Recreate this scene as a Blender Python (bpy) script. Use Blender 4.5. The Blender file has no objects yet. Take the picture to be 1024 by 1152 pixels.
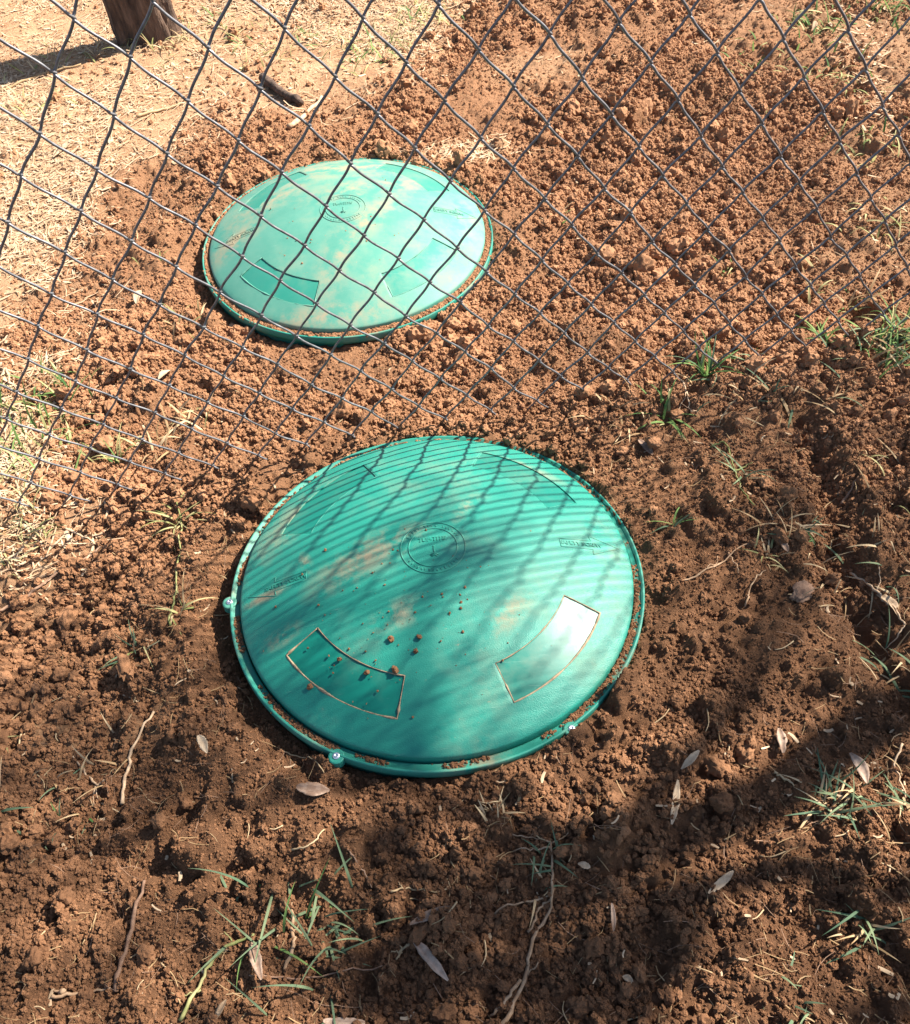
import bpy, bmesh, math, random
import numpy as np
from mathutils import Vector, Matrix, Euler

random.seed(7); rng = np.random.default_rng(7)
scene = bpy.context.scene
C = scene.collection
R = math.radians

# ------------------------------------------------------------------ camera
F_PX, PITCH, ROLL, CAM_H = 1022.57, 0.891634, -0.135861, 1.23179
cam_d = bpy.data.cameras.new('camera'); cam = bpy.data.objects.new('camera', cam_d); C.objects.link(cam)
cam_d.sensor_fit = 'HORIZONTAL'; cam_d.sensor_width = 36.0; cam_d.lens = 36.0 * F_PX / 1024.0
cam_d.clip_start = 0.02; cam_d.clip_end = 500
_cp, _sp, _cr, _sr = math.cos(PITCH), math.sin(PITCH), math.cos(ROLL), math.sin(ROLL)
FWD = Vector((0, _cp, -_sp)); _up = Vector((0, _sp, _cp)); _rt = Vector((1, 0, 0))
RIGHT = _cr * _rt + _sr * _up; UP = -_sr * _rt + _cr * _up
M = Matrix((RIGHT, UP, -FWD)).transposed().to_4x4(); M.translation = (0, 0, CAM_H)
cam.matrix_world = M
scene.camera = cam

# ------------------------------------------------------------------ sky, sun, exposure
SUN_AZ, SUN_EL = R(71.5), R(42.0)
SUN = Vector((math.sin(SUN_AZ) * math.cos(SUN_EL), math.cos(SUN_AZ) * math.cos(SUN_EL), math.sin(SUN_EL)))
world = bpy.data.worlds.new('World'); scene.world = world; world.use_nodes = True
nt = world.node_tree; nt.nodes.clear()
sky = nt.nodes.new('ShaderNodeTexSky'); sky.sky_type = 'NISHITA'; sky.sun_disc = False
sky.sun_elevation = SUN_EL; sky.sun_rotation = SUN_AZ
bg = nt.nodes.new('ShaderNodeBackground'); bg.inputs['Strength'].default_value = 0.062
ow = nt.nodes.new('ShaderNodeOutputWorld')
nt.links.new(sky.outputs[0], bg.inputs[0]); nt.links.new(bg.outputs[0], ow.inputs[0])
sun_d = bpy.data.lights.new('sun', 'SUN'); sun_d.energy = 5.0; sun_d.angle = R(0.47); sun_d.color = (1, 0.93, 0.82)
sun = bpy.data.objects.new('sun', sun_d); C.objects.link(sun)
sun.rotation_euler = SUN.to_track_quat('Z', 'Y').to_euler(); sun.location = SUN * 8
scene.view_settings.view_transform = 'Standard'; scene.view_settings.look = 'None'
scene.view_settings.gamma = 1; scene.view_settings.exposure = 1.76
scene.render.resolution_x, scene.render.resolution_y = 910, 1024

# ------------------------------------------------------------------ helpers
def G(px, py, z=0.0):
    """the point at height z that stands at a place of the photograph (1024 x 1152)"""
    d = (px - 512) / F_PX * RIGHT - (py - 576) / F_PX * UP + FWD
    t = (z - CAM_H) / d.z
    return Vector((t * d.x, t * d.y, z))

def tag(o, label=None, cat=None, group=None, kind=None):
    if label: o['label'] = label
    if cat: o['category'] = cat
    if group: o['group'] = group
    if kind: o['kind'] = kind
    return o

def empty(name, loc=(0, 0, 0), rot=(0, 0, 0)):
    o = bpy.data.objects.new(name, None); C.objects.link(o)
    o.location = loc; o.rotation_euler = rot; o.empty_display_size = 0.05
    return o

def mesh(name, V, F, mat=None, smooth=False):
    me = bpy.data.meshes.new(name)
    me.from_pydata([tuple(v) for v in V], [], F); me.update()
    if smooth: me.shade_smooth()
    if mat: me.materials.append(mat)
    return me

def obj(name, me, parent=None):
    o = bpy.data.objects.new(name, me); C.objects.link(o)
    if parent: o.parent = parent
    return o

class MB:
    """collects vertices and faces for ONE mesh"""
    def __init__(s): s.V = []; s.F = []
    def add(s, V, F):
        k = len(s.V); s.V += [tuple(v) for v in V]; s.F += [tuple(i + k for i in f) for f in F]
    def tube(s, pts, rad, n=6, cap=True):
        pts = [Vector(p) for p in pts]
        if not hasattr(rad, '__len__'): rad = [rad] * len(pts)
        V = []; F = []; ref = None
        for i, p in enumerate(pts):
            t = (pts[min(i + 1, len(pts) - 1)] - pts[max(i - 1, 0)])
            t = t.normalized() if t.length > 1e-9 else Vector((0, 0, 1))
            if ref is None:
                ref = t.orthogonal().normalized()
            ref = (ref - t * ref.dot(t)); ref = ref.normalized() if ref.length > 1e-6 else t.orthogonal().normalized()
            b = t.cross(ref)
            for k in range(n):
                a = 2 * math.pi * k / n
                V.append(p + rad[i] * (math.cos(a) * ref + math.sin(a) * b))
        for i in range(len(pts) - 1):
            for k in range(n):
                F.append((i * n + k, i * n + (k + 1) % n, (i + 1) * n + (k + 1) % n, (i + 1) * n + k))
        if cap:
            F.append(tuple(range(n - 1, -1, -1))); F.append(tuple((len(pts) - 1) * n + k for k in range(n)))
        s.add(V, F)
    def lathe(s, prof, n=96, f=None):
        """profile of (r, z) spun about z"""
        V = []; F = []
        for r, z in prof:
            for k in range(n):
                a = 2 * math.pi * k / n
                V.append((r * math.cos(a), r * math.sin(a), z))
        for i in range(len(prof) - 1):
            for k in range(n):
                F.append((i * n + k, i * n + (k + 1) % n, (i + 1) * n + (k + 1) % n, (i + 1) * n + k))
        s.add(V, F)
    def build(s, name, mat, parent=None, smooth=True):
        return obj(name, mesh(name, s.V, s.F, mat, smooth), parent)

def crom(pts, n=6):
    """Catmull-Rom through points"""
    P = [Vector(p) for p in pts]; P = [2 * P[0] - P[1]] + P + [2 * P[-1] - P[-2]]; out = []
    for i in range(1, len(P) - 2):
        for k in range(n):
            t = k / n; a, b, c, d = P[i - 1], P[i], P[i + 1], P[i + 2]
            out.append(0.5 * ((2 * b) + (c - a) * t + (2 * a - 5 * b + 4 * c - d) * t * t + (3 * b - a - 3 * c + d) * t ** 3))
    out.append(P[-2]); return out

# ---- node material helpers
def new_mat(name):
    m = bpy.data.materials.new(name); m.use_nodes = True
    nt = m.node_tree; b = nt.nodes['Principled BSDF']; o = nt.nodes['Material Output']
    return m, nt, b, o
def N(nt, t, **kw):
    n = nt.nodes.new(t)
    for k, v in kw.items():
        if k in n.inputs.keys() if hasattr(n.inputs, 'keys') else False: n.inputs[k].default_value = v
        else: setattr(n, k, v)
    return n
def noise(nt, vec, scale, detail=4, rough=0.6):
    n = nt.nodes.new('ShaderNodeTexNoise'); n.inputs['Scale'].default_value = scale
    n.inputs['Detail'].default_value = detail; n.inputs['Roughness'].default_value = rough
    if vec is not None: nt.links.new(vec, n.inputs['Vector'])
    return n.outputs['Fac']
def ramp(nt, fac, stops):
    r = nt.nodes.new('ShaderNodeValToRGB'); nt.links.new(fac, r.inputs[0])
    e = r.color_ramp.elements
    while len(e) < len(stops): e.new(0.5)
    for i, (p, c) in enumerate(stops):
        e[i].position = p; e[i].color = (*c, 1) if hasattr(c, '__len__') else (c, c, c, 1)
    return r.outputs[0]
def mix(nt, fac, a, b, typ='MIX'):
    n = nt.nodes.new('ShaderNodeMix'); n.data_type = 'RGBA'; n.blend_type = typ
    for s, v in ((n.inputs['Factor'], fac), (n.inputs[6], a), (n.inputs[7], b)):
        if hasattr(v, 'links'): nt.links.new(v, s)
        elif hasattr(v, '__len__'): s.default_value = (*v, 1)
        else: s.default_value = v
    return n.outputs[2]
def math_(nt, op, a, b=None):
    n = nt.nodes.new('ShaderNodeMath'); n.operation = op
    for i, v in enumerate((a, b)):
        if v is None: continue
        if hasattr(v, 'links'): nt.links.new(v, n.inputs[i])
        else: n.inputs[i].default_value = v
    return n.outputs[0]
def bump(nt, b, h, strength, dist):
    n = nt.nodes.new('ShaderNodeBump'); n.inputs['Strength'].default_value = strength; n.inputs['Distance'].default_value = dist
    nt.links.new(h, n.inputs['Height']); nt.links.new(n.outputs[0], b.inputs['Normal'])
def coord(nt, which='Object'):
    return nt.nodes.new('ShaderNodeTexCoord').outputs[which]
def worldpos(nt):
    return nt.nodes.new('ShaderNodeNewGeometry').outputs['Position']

# ------------------------------------------------------------------ materials
# soil: reddish brown, damper where freshly dug in front with dim foreground shade painted into that dark tone, drier and paler beyond the fence
DAMP_SHADE, MIDS, DRYS, SAND = (0.115, 0.055, 0.028), (0.215, 0.106, 0.053), (0.360, 0.185, 0.098), (0.47, 0.285, 0.16)
def soil_colour(nt, dry, jitter=None):
    p = worldpos(nt)
    n1 = noise(nt, p, 9, 5, 0.65); n2 = noise(nt, p, 60, 4, 0.7); n3 = noise(nt, p, 2.2, 3, 0.5)
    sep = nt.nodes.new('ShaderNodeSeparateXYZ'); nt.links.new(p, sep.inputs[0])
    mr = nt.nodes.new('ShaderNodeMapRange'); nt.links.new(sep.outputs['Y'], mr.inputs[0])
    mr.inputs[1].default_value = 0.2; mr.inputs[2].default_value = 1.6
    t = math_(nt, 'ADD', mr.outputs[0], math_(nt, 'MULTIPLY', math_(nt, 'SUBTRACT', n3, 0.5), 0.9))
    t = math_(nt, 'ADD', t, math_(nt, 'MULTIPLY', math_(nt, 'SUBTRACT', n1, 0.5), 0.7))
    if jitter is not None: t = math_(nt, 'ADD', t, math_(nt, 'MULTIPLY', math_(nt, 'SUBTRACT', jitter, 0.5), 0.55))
    c = ramp(nt, t, [(0.0, DAMP_SHADE), (0.45, MIDS), (1.0, DRYS)])
    c = mix(nt, math_(nt, 'MULTIPLY', n2, 0.5), c, (0.275, 0.138, 0.070), 'MIX')
    if dry is not None:
        s = ramp(nt, n1, [(0.3, (0.40, 0.215, 0.115)), (0.7, (0.56, 0.36, 0.21))])
        c = mix(nt, dry, c, s)
    return c, n1, n2, p

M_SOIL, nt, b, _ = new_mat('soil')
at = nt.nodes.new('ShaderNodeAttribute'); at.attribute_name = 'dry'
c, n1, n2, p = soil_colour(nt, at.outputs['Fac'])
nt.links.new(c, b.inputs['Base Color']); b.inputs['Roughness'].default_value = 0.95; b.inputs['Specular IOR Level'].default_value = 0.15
h = math_(nt, 'ADD', noise(nt, p, 130, 6, 0.8), math_(nt, 'MULTIPLY', noise(nt, p, 38, 4, 0.7), 1.3))
bump(nt, b, h, 1.0, 0.013)

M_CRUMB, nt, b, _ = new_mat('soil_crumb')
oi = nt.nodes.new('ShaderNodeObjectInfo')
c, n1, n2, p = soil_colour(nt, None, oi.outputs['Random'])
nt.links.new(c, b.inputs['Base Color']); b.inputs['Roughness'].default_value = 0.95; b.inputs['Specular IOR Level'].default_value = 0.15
bump(nt, b, noise(nt, p, 500, 5, 0.75), 0.8, 0.003)

def straw_mat(name, c0, c1, scale=40, transl=0.25):
    m, nt, b, o = new_mat(name)
    oi = nt.nodes.new('ShaderNodeObjectInfo')
    f = noise(nt, worldpos(nt), scale, 3, 0.6)
    f = math_(nt, 'ADD', f, math_(nt, 'MULTIPLY', math_(nt, 'SUBTRACT', oi.outputs['Random'], 0.5), 0.4))
    c = ramp(nt, f, [(0.3, c0), (0.7, c1)])
    nt.links.new(c, b.inputs['Base Color']); b.inputs['Roughness'].default_value = 0.75; b.inputs['Specular IOR Level'].default_value = 0.25
    if transl:
        tr = nt.nodes.new('ShaderNodeBsdfTranslucent'); nt.links.new(c, tr.inputs[0])
        mx = nt.nodes.new('ShaderNodeMixShader'); mx.inputs[0].default_value = transl
        nt.links.new(b.outputs[0], mx.inputs[1]); nt.links.new(tr.outputs[0], mx.inputs[2]); nt.links.new(mx.outputs[0], o.inputs[0])
    return m
M_STRAW = straw_mat('dry_straw', (0.34, 0.22, 0.11), (0.56, 0.42, 0.25), 25)
M_LITTER = straw_mat('pale_litter', (0.40, 0.255, 0.15), (0.70, 0.545, 0.37), 30, 0.1)
M_GRASS = straw_mat('grass_blade', (0.07, 0.16, 0.045), (0.20, 0.30, 0.09), 22, 0.35)
M_DULLGRASS = straw_mat('dull_grass', (0.075, 0.13, 0.075), (0.19, 0.24, 0.13), 22, 0.3)
M_YGRASS = straw_mat('yellowing_grass', (0.24, 0.26, 0.09), (0.50, 0.44, 0.22), 22, 0.35)
M_LEAF = straw_mat('dead_leaf', (0.20, 0.125, 0.085), (0.40, 0.295, 0.225), 110, 0.05)
M_PALELEAF = straw_mat('pale_dead_leaf', (0.27, 0.18, 0.11), (0.50, 0.375, 0.25), 110, 0.1)
M_SCRAP = straw_mat('leaf_scrap', (0.26, 0.17, 0.10), (0.50, 0.37, 0.24), 9, 0.05)
M_TWIG = straw_mat('twig', (0.17, 0.095, 0.06), (0.32, 0.20, 0.13), 90, 0)
M_PALETWIG = straw_mat('pale_twig', (0.25, 0.155, 0.09), (0.44, 0.31, 0.20), 70, 0)
M_TREELEAF = straw_mat('tree_leaf', (0.05, 0.10, 0.03), (0.10, 0.16, 0.05), 8, 0.2)

M_BARK, nt, b, _ = new_mat('bark')
p = coord(nt)
mp = nt.nodes.new('ShaderNodeMapping'); mp.inputs['Scale'].default_value = (1, 1, 0.22); nt.links.new(p, mp.inputs[0])
f = noise(nt, mp.outputs[0], 28, 6, 0.7)
nt.links.new(ramp(nt, f, [(0.35, (0.022, 0.014, 0.010)), (0.53, (0.095, 0.056, 0.037)), (0.75, (0.21, 0.135, 0.095))]), b.inputs['Base Color'])
b.inputs['Roughness'].default_value = 0.92; bump(nt, b, f, 0.9, 0.02)

M_WIRE, nt, b, _ = new_mat('galvanised_wire')
f = noise(nt, worldpos(nt), 70, 4, 0.7)
nt.links.new(ramp(nt, f, [(0.32, (0.085, 0.085, 0.092)), (0.60, (0.17, 0.17, 0.18)), (0.74, (0.28, 0.27, 0.26))]), b.inputs['Base Color'])
b.inputs['Metallic'].default_value = 0.45; b.inputs['Roughness'].default_value = 0.45

M_STEEL, nt, b, _ = new_mat('screw_steel')
b.inputs['Base Color'].default_value = (0.7, 0.7, 0.74, 1); b.inputs['Metallic'].default_value = 0.9; b.inputs['Roughness'].default_value = 0.3

def lid_mat(name, dust, gloss, pebble, fade=0.0, spots=(), tone=1.0):
    m, nt, b, _ = new_mat(name)
    p = coord(nt)
    n1 = noise(nt, p, 6, 4, 0.6); n2 = noise(nt, p, 22, 6, 0.7); n3 = noise(nt, p, 110, 4, 0.7)
    g = ramp(nt, n1, [(0.3, (0.004 * tone, 0.158 * tone, 0.119 * tone)), (0.7, (0.007 * tone, 0.202 * tone, 0.152 * tone))])
    if fade: g = mix(nt, math_(nt, 'MULTIPLY', ramp(nt, n2, [(0.25, 0.5), (0.75, 1.0)]), fade), g, (0.20, 0.33, 0.255))
    # scratches
    mp = nt.nodes.new('ShaderNodeMapping'); mp.inputs['Rotation'].default_value = (0, 0, 0.5); mp.inputs['Scale'].default_value = (6, 120, 6)
    nt.links.new(p, mp.inputs[0]); sc = ramp(nt, noise(nt, mp.outputs[0], 3, 3, 0.6), [(0.68, 0.0), (0.74, 1.0)])
    g = mix(nt, math_(nt, 'MULTIPLY', sc, 0.22), g, (0.35, 0.5, 0.42))
    # a thin film of dust, clumpy, with a few heavier smears where soil was dragged over the lid
    d = math_(nt, 'MULTIPLY', ramp(nt, n1, [(0.46, 0.0), (0.72, 1.0)]), ramp(nt, n2, [(0.40, 0.0), (0.66, 1.0)]))
    d = math_(nt, 'MULTIPLY', d, dust)
    for (sx, sy, rx, ry, ang, amt) in spots:
        mq = nt.nodes.new('ShaderNodeMapping'); mq.vector_type = 'TEXTURE'
        mq.inputs['Location'].default_value = (sx, sy, 0.09); mq.inputs['Rotation'].default_value = (0, 0, ang); mq.inputs['Scale'].default_value = (rx, ry, 0.2)
        nt.links.new(p, mq.inputs[0])
        gr = nt.nodes.new('ShaderNodeTexGradient'); gr.gradient_type = 'SPHERICAL'; nt.links.new(mq.outputs[0], gr.inputs[0])
        s = math_(nt, 'MULTIPLY', gr.outputs['Fac'], ramp(nt, n2, [(0.42, 0.0), (0.58, 1.0)]))
        d = math_(nt, 'MAXIMUM', d, math_(nt, 'MULTIPLY', s, amt))
    sp = ramp(nt, n3, [(0.66, 0.0), (0.74, 1.0)])
    d = math_(nt, 'MAXIMUM', d, math_(nt, 'MULTIPLY', math_(nt, 'MULTIPLY', sp, ramp(nt, n1, [(0.35, 0.0), (0.6, 1.0)])), 0.5))
    cl = nt.nodes.new('ShaderNodeClamp'); nt.links.new(d, cl.inputs[0]); d = cl.outputs[0]
    col = mix(nt, d, g, (0.34, 0.215, 0.13))
    nt.links.new(col, b.inputs['Base Color'])
    rr = math_(nt, 'ADD', math_(nt, 'MULTIPLY', d, 0.45), math_(nt, 'ADD', gloss - 0.06, math_(nt, 'MULTIPLY', n2, 0.12)))
    nt.links.new(rr, b.inputs['Roughness']); b.inputs['Specular IOR Level'].default_value = 0.32
    hgt = math_(nt, 'ADD', math_(nt, 'MULTIPLY', noise(nt, p, 620, 2, 0.6), pebble), math_(nt, 'MULTIPLY', n3, 0.12))
    bump(nt, b, hgt, 0.45, 0.0010)
    return m
NEAR_SPOTS = [(-0.10, 0.005, 0.13, 0.045, 0.45, 0.75), (-0.27, -0.02, 0.05, 0.012, 0.1, 0.9), (0.06, 0.08, 0.05, 0.02, 1.0, 0.62),
              (0.10, -0.125, 0.07, 0.03, 0.7, 0.7), (-0.06, -0.11, 0.06, 0.03, 0.3, 0.6), (-0.22, 0.14, 0.16, 0.05, 0.85, 0.6),
              (-0.24, -0.10, 0.04, 0.02, 0.3, 0.7), (-0.20, 0.02, 0.03, 0.012, 1.9, 0.7), (0.17, 0.20, 0.1, 0.018, -0.6, 0.6)]
FAR_SPOTS = [(0.0, 0.22, 0.28, 0.12, 0.0, 0.78), (-0.17, 0.1, 0.18, 0.07, 0.5, 0.74), (0.05, -0.05, 0.20, 0.05, 0.9, 0.74), (0.13, 0.1, 0.15, 0.06, 0.3, 0.62),
             (-0.02, -0.15, 0.18, 0.05, 1.2, 0.62), (-0.25, -0.02, 0.12, 0.05, 0.6, 0.78), (0.02, 0.08, 0.16, 0.07, 0.2, 0.62), (-0.05, -0.28, 0.25, 0.04, 0.0, 0.8)]
M_LID = lid_mat('lid_plastic', 0.26, 0.44, 1.3, 0.06, NEAR_SPOTS)
M_LIDFAR = lid_mat('faded_lid_plastic', 0.40, 0.55, 0.8, 0.46, FAR_SPOTS)
M_PANEL = lid_mat('smooth_panel_plastic', 0.25, 0.37, 0.15, tone=0.78)
M_PANELFAR = lid_mat('faded_panel_plastic', 0.4, 0.40, 0.10, 0.16)
M_MARK = lid_mat('mark_plastic', 0.5, 0.44, 0.2, 0.10)
M_FLANGE = lid_mat('flange_plastic', 0.95, 0.55, 0.3, 0.10)
M_DIRTLINE = straw_mat('caked_dust', (0.16, 0.12, 0.075), (0.34, 0.25, 0.16), 120, 0)

# ------------------------------------------------------------------ ground
LID_A = dict(c=(-0.0460, 0.8351), t=(-0.0446, -0.0398), z=0.0)
LID_B = dict(c=(-0.1589, 1.8029), t=(-0.0433, 0.0294), z=-0.002)
LAT = rng.random((256, 256))
def vnoise(x, y):
    xi = np.floor(x).astype(int); yi = np.floor(y).astype(int); fx = x - xi; fy = y - yi
    fx = fx * fx * fx * (fx * (fx * 6 - 15) + 10); fy = fy * fy * fy * (fy * (fy * 6 - 15) + 10)
    a = LAT[xi & 255, yi & 255]; b_ = LAT[(xi + 1) & 255, yi & 255]; c_ = LAT[xi & 255, (yi + 1) & 255]; d_ = LAT[(xi + 1) & 255, (yi + 1) & 255]
    return (a + (b_ - a) * fx) + ((c_ + (d_ - c_) * fx) - (a + (b_ - a) * fx)) * fy - 0.5
def fbm(x, y, s, o=4, g=0.5):
    v = 0; a = 1
    for k in range(o):
        v = v + a * vnoise(x / s + 17.3 * k, y / s + 5.1 * k); s = s / 2.03; a *= g
    return v
def sstep(a, b_, x):
    t = np.clip((x - a) / (b_ - a), 0, 1); return t * t * (3 - 2 * t)
def poly_dist(x, y, pts):
    """signed distance to a closed polygon, positive inside"""
    d = np.full(x.shape, 1e9); ins = np.zeros(x.shape, bool); n = len(pts)
    for i in range(n):
        ax, ay = pts[i]; bx, by = pts[(i + 1) % n]; ex, ey = bx - ax, by - ay
        t = np.clip(((x - ax) * ex + (y - ay) * ey) / (ex * ex + ey * ey + 1e-12), 0, 1)
        d = np.minimum(d, np.hypot(x - ax - t * ex, y - ay - t * ey))
        with np.errstate(divide='ignore', invalid='ignore'):
            ins ^= ((ay > y) != (by > y)) & (x < (bx - ax) * (y - ay) / (by - ay + 1e-12) + ax)
    return np.where(ins, d, -d)
DRY = [tuple(G(*q)[:2]) for q in [(660, -60), (530, 50), (420, 110), (300, 150), (190, 200), (110, 235), (70, 330), (75, 420), (95, 490), (70, 555), (30, 610), (-10, 660), (-80, 690)]]
DRY += [(-3, 1.0), (-8, 3), (-8, 12), (3, 12)]
DRY2 = [tuple(G(*q)[:2]) for q in [(790, -60), (840, 40), (930, 90), (960, 210), (990, 330), (1060, 340), (1200, 200), (1100, -80)]]
def dry_mask(x, y):
    j = 0.26 * fbm(x, y, 0.32, 4, 0.6)
    a = sstep(-0.12, 0.20, poly_dist(x, y, DRY) + j)
    b_ = 0.38 * sstep(-0.15, 0.3, poly_dist(x, y, DRY2) + 2 * j)
    for (px, py, rx, ry, am) in TAMPED:
        g = G(px, py); q = ((x - g.x) / rx) ** 2 + ((y - g.y) / ry) ** 2
        b_ = np.maximum(b_, am * (1 - sstep(0.4, 1.3, np.sqrt(q) + 1.5 * j)))
    return np.maximum(a, b_)
TAMPED = [(515, 178, 0.15, 0.07, 0.75), (600, 75, 0.14, 0.11, 0.5), (120, 820, 0.10, 0.06, 0.25), (40, 840, 0.08, 0.05, 0.35)]
def seg_dist(x, y, a, b_):
    ex, ey = b_[0] - a[0], b_[1] - a[1]
    t = np.clip(((x - a[0]) * ex + (y - a[1]) * ey) / (ex * ex + ey * ey), 0, 1)
    return np.hypot(x - a[0] - t * ex, y - a[1] - t * ey)
def path_dist(x, y, pts):
    return np.min([seg_dist(x, y, pts[i], pts[i + 1]) for i in range(len(pts) - 1)], axis=0)
FURROW = [tuple(G(*q)[:2]) for q in [(900, 470), (935, 560), (945, 640), (985, 720), (1030, 790)]]
TROUGH = [tuple(G(*q)[:2]) for q in [(275, 545), (215, 600), (140, 645), (70, 672), (-10, 710)]]
PITS = [(612, 474, 0.034, 0.040), (575, 480, 0.02, 0.03), (965, 350, 0.045, 0.045), (560, 300, 0.02, 0.03), (95, 480, 0.03, 0.04), (120, 440, 0.02, 0.04), (235, 395, 0.025, 0.05), (880, 640, 0.02, 0.02), (790, 690, 0.022, 0.022), (870, 530, 0.02, 0.025), (905, 300, 0.02, 0.04), (225, 300, 0.02, 0.04), (480, 135, 0.02, 0.05), (690, 80, 0.02, 0.05), (860, 400, 0.02, 0.03), (1000, 520, 0.025, 0.04)]
BERM = [tuple(G(*q)[:2]) for q in [(590, 480), (690, 455), (800, 430), (900, 400), (1040, 360)]]
def base_height(x, y):
    dry = dry_mask(x, y)
    z = 0.042 * fbm(x, y, 0.48, 3) * (1 - 0.5 * dry) + 0.024 * fbm(x + 9, y, 0.17, 2, 0.5) * (1 - 0.75 * dry)
    z = z - 0.035 * np.exp(-(path_dist(x, y, FURROW) / 0.035) ** 2) + 0.018 * np.exp(-(path_dist(x, y, BERM) / 0.06) ** 2)
    z = z - 0.026 * np.exp(-(path_dist(x, y, TROUGH) / 0.040) ** 2)
    for px, py, dep, rad in PITS:
        g = G(px, py); z = z - dep * np.exp(-((x - g.x) ** 2 + (y - g.y) ** 2) / rad ** 2)
    z = z + 0.006 * dry
    for L, gap, side in ((LID_A, 0.010, 0.040), (LID_B, 0.011, 0.030)):
        dx, dy = x - L['c'][0], y - L['c'][1]; r = np.hypot(dx, dy)
        rim = L['z'] + 0.030 - gap + L['t'][0] * dx + L['t'][1] * dy
        left = np.clip(-dx / np.maximum(r, 1e-6) * 0.9 - dy / np.maximum(r, 1e-6) * 0.25, 0, 1)
        rim = rim + 0.012 * sstep(-0.1, 0.7, dy / np.maximum(r, 1e-6) + 0.35 * dx / np.maximum(r, 1e-6))
        rim = rim - side * left * np.exp(-((r - 0.34) / 0.035) ** 2)
        w = 1 - sstep(0.34, 0.60, r)
        z = z * (1 - 0.8 * w) + rim * w
        z = np.where(r < 0.324, np.minimum(z, rim - 0.03), z)
    return z, dry

def lines(lo, hi, step0, step1, far):
    d = [lo]
    while d[-1] < hi: d.append(d[-1] + step0 + (step1 - step0) * (d[-1] - lo) / (hi - lo))
    a = []; s = step0
    while not a or a[-1] > -far: s *= 1.3; a.append((a[-1] if a else lo) - s)
    b_ = []; s = step1
    while not b_ or b_[-1] < far: s *= 1.3; b_.append((b_[-1] if b_ else d[-1]) + s)
    return np.array(a[::-1] + d + b_)
XS = lines(-1.75, 1.75, 0.0046, 0.0046, 120.0); YS = lines(0.0, 3.9, 0.0040, 0.0085, 120.0)
XX, YY = np.meshgrid(XS, YS, indexing='ij')
ZZ, DRYM = base_height(XX, YY)
near_box = (np.abs(XX) < 2.2) & (YY > -0.5) & (YY < 4.3)
# clods pressed together: rounded lumps merged into the surface
def add_clods(n, rlo, rhi, sharp=1.0):
    y = rng.random(n) ** 1.25 * 3.9; x = (rng.random(n) * 2 - 1) * (0.75 + 0.32 * y)
    rad = rlo + (rhi - rlo) * rng.random(n) ** 2.0
    dm = dry_mask(x, y); keep = rng.random(n) > dm * 0.9
    fl = 0.55 + 0.45 * rng.random(n); an = rng.random(n) * math.pi; el = 1 + 0.6 * rng.random(n); sk = 0.15 + 0.5 * rng.random(n)
    for i in np.nonzero(keep)[0]:
        r = rad[i]; R2 = r * el[i]
        i0, i1 = np.searchsorted(XS, (x[i] - R2, x[i] + R2)); j0, j1 = np.searchsorted(YS, (y[i] - R2, y[i] + R2))
        if i1 - i0 < 1 or j1 - j0 < 1: continue
        dx = XX[i0:i1, j0:j1] - x[i]; dy = YY[i0:i1, j0:j1] - y[i]
        ca, sa = math.cos(an[i]), math.sin(an[i])
        q = ((dx * ca + dy * sa) / el[i]) ** 2 + (-dx * sa + dy * ca) ** 2
        ii = min(max(np.searchsorted(XS, x[i]), 0), len(XS) - 1); jj = min(max(np.searchsorted(YS, y[i]), 0), len(YS) - 1)
        zc = ZZ[ii, jj] + r * fl[i] * (-sk[i])
        top = zc + fl[i] * np.sqrt(np.maximum(r * r - q, 0)) * 1.35
        ZZ[i0:i1, j0:j1] = np.where(q < r * r, np.maximum(ZZ[i0:i1, j0:j1], top), ZZ[i0:i1, j0:j1])
rimmask = np.ones_like(ZZ, bool); ZB = ZZ.copy()
add_clods(130, 0.018, 0.036); add_clods(2200, 0.009, 0.018); add_clods(9000, 0.005, 0.011)
# little pits between the clods
ZZ -= np.where(near_box, 0.010 * np.clip(fbm(XX, YY + 3, 0.045, 3, 0.6) - 0.12, 0, 1) * (1 - DRYM), 0)
ZZ += np.where(near_box, (0.0115 * fbm(XX + 4, YY, 0.030, 3, 0.65) + 0.013 * np.abs(fbm(XX, YY + 7, 0.075, 2))) * (1 - 0.65 * DRYM), 0)
for L in (LID_A, LID_B):
    r = np.hypot(XX - L['c'][0], YY - L['c'][1]); ZZ = np.where(r < 0.335, np.minimum(ZZ, ZB), ZZ)
nx, ny = len(XS), len(YS)
me = bpy.data.meshes.new('ground')
me.vertices.add(nx * ny); me.vertices.foreach_set('co', np.stack([XX, YY, ZZ], -1).astype(np.float32).ravel())
idx = np.arange(nx * ny).reshape(nx, ny)
quads = np.stack([idx[:-1, :-1], idx[1:, :-1], idx[1:, 1:], idx[:-1, 1:]], -1).reshape(-1, 4)
me.loops.add(quads.size); me.loops.foreach_set('vertex_index', quads.ravel().astype(np.int32))
me.polygons.add(len(quads)); me.polygons.foreach_set('loop_start', np.arange(0, quads.size, 4, dtype=np.int32))
me.update(calc_edges=True); me.validate(); me.shade_smooth()
a_ = me.attributes.new('dry', 'FLOAT', 'POINT'); a_.data.foreach_set('value', DRYM.astype(np.float32).ravel())
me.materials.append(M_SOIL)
tag(obj('ground', me), 'turned red brown soil with a pale dry strip to the left', kind='structure')

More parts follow.
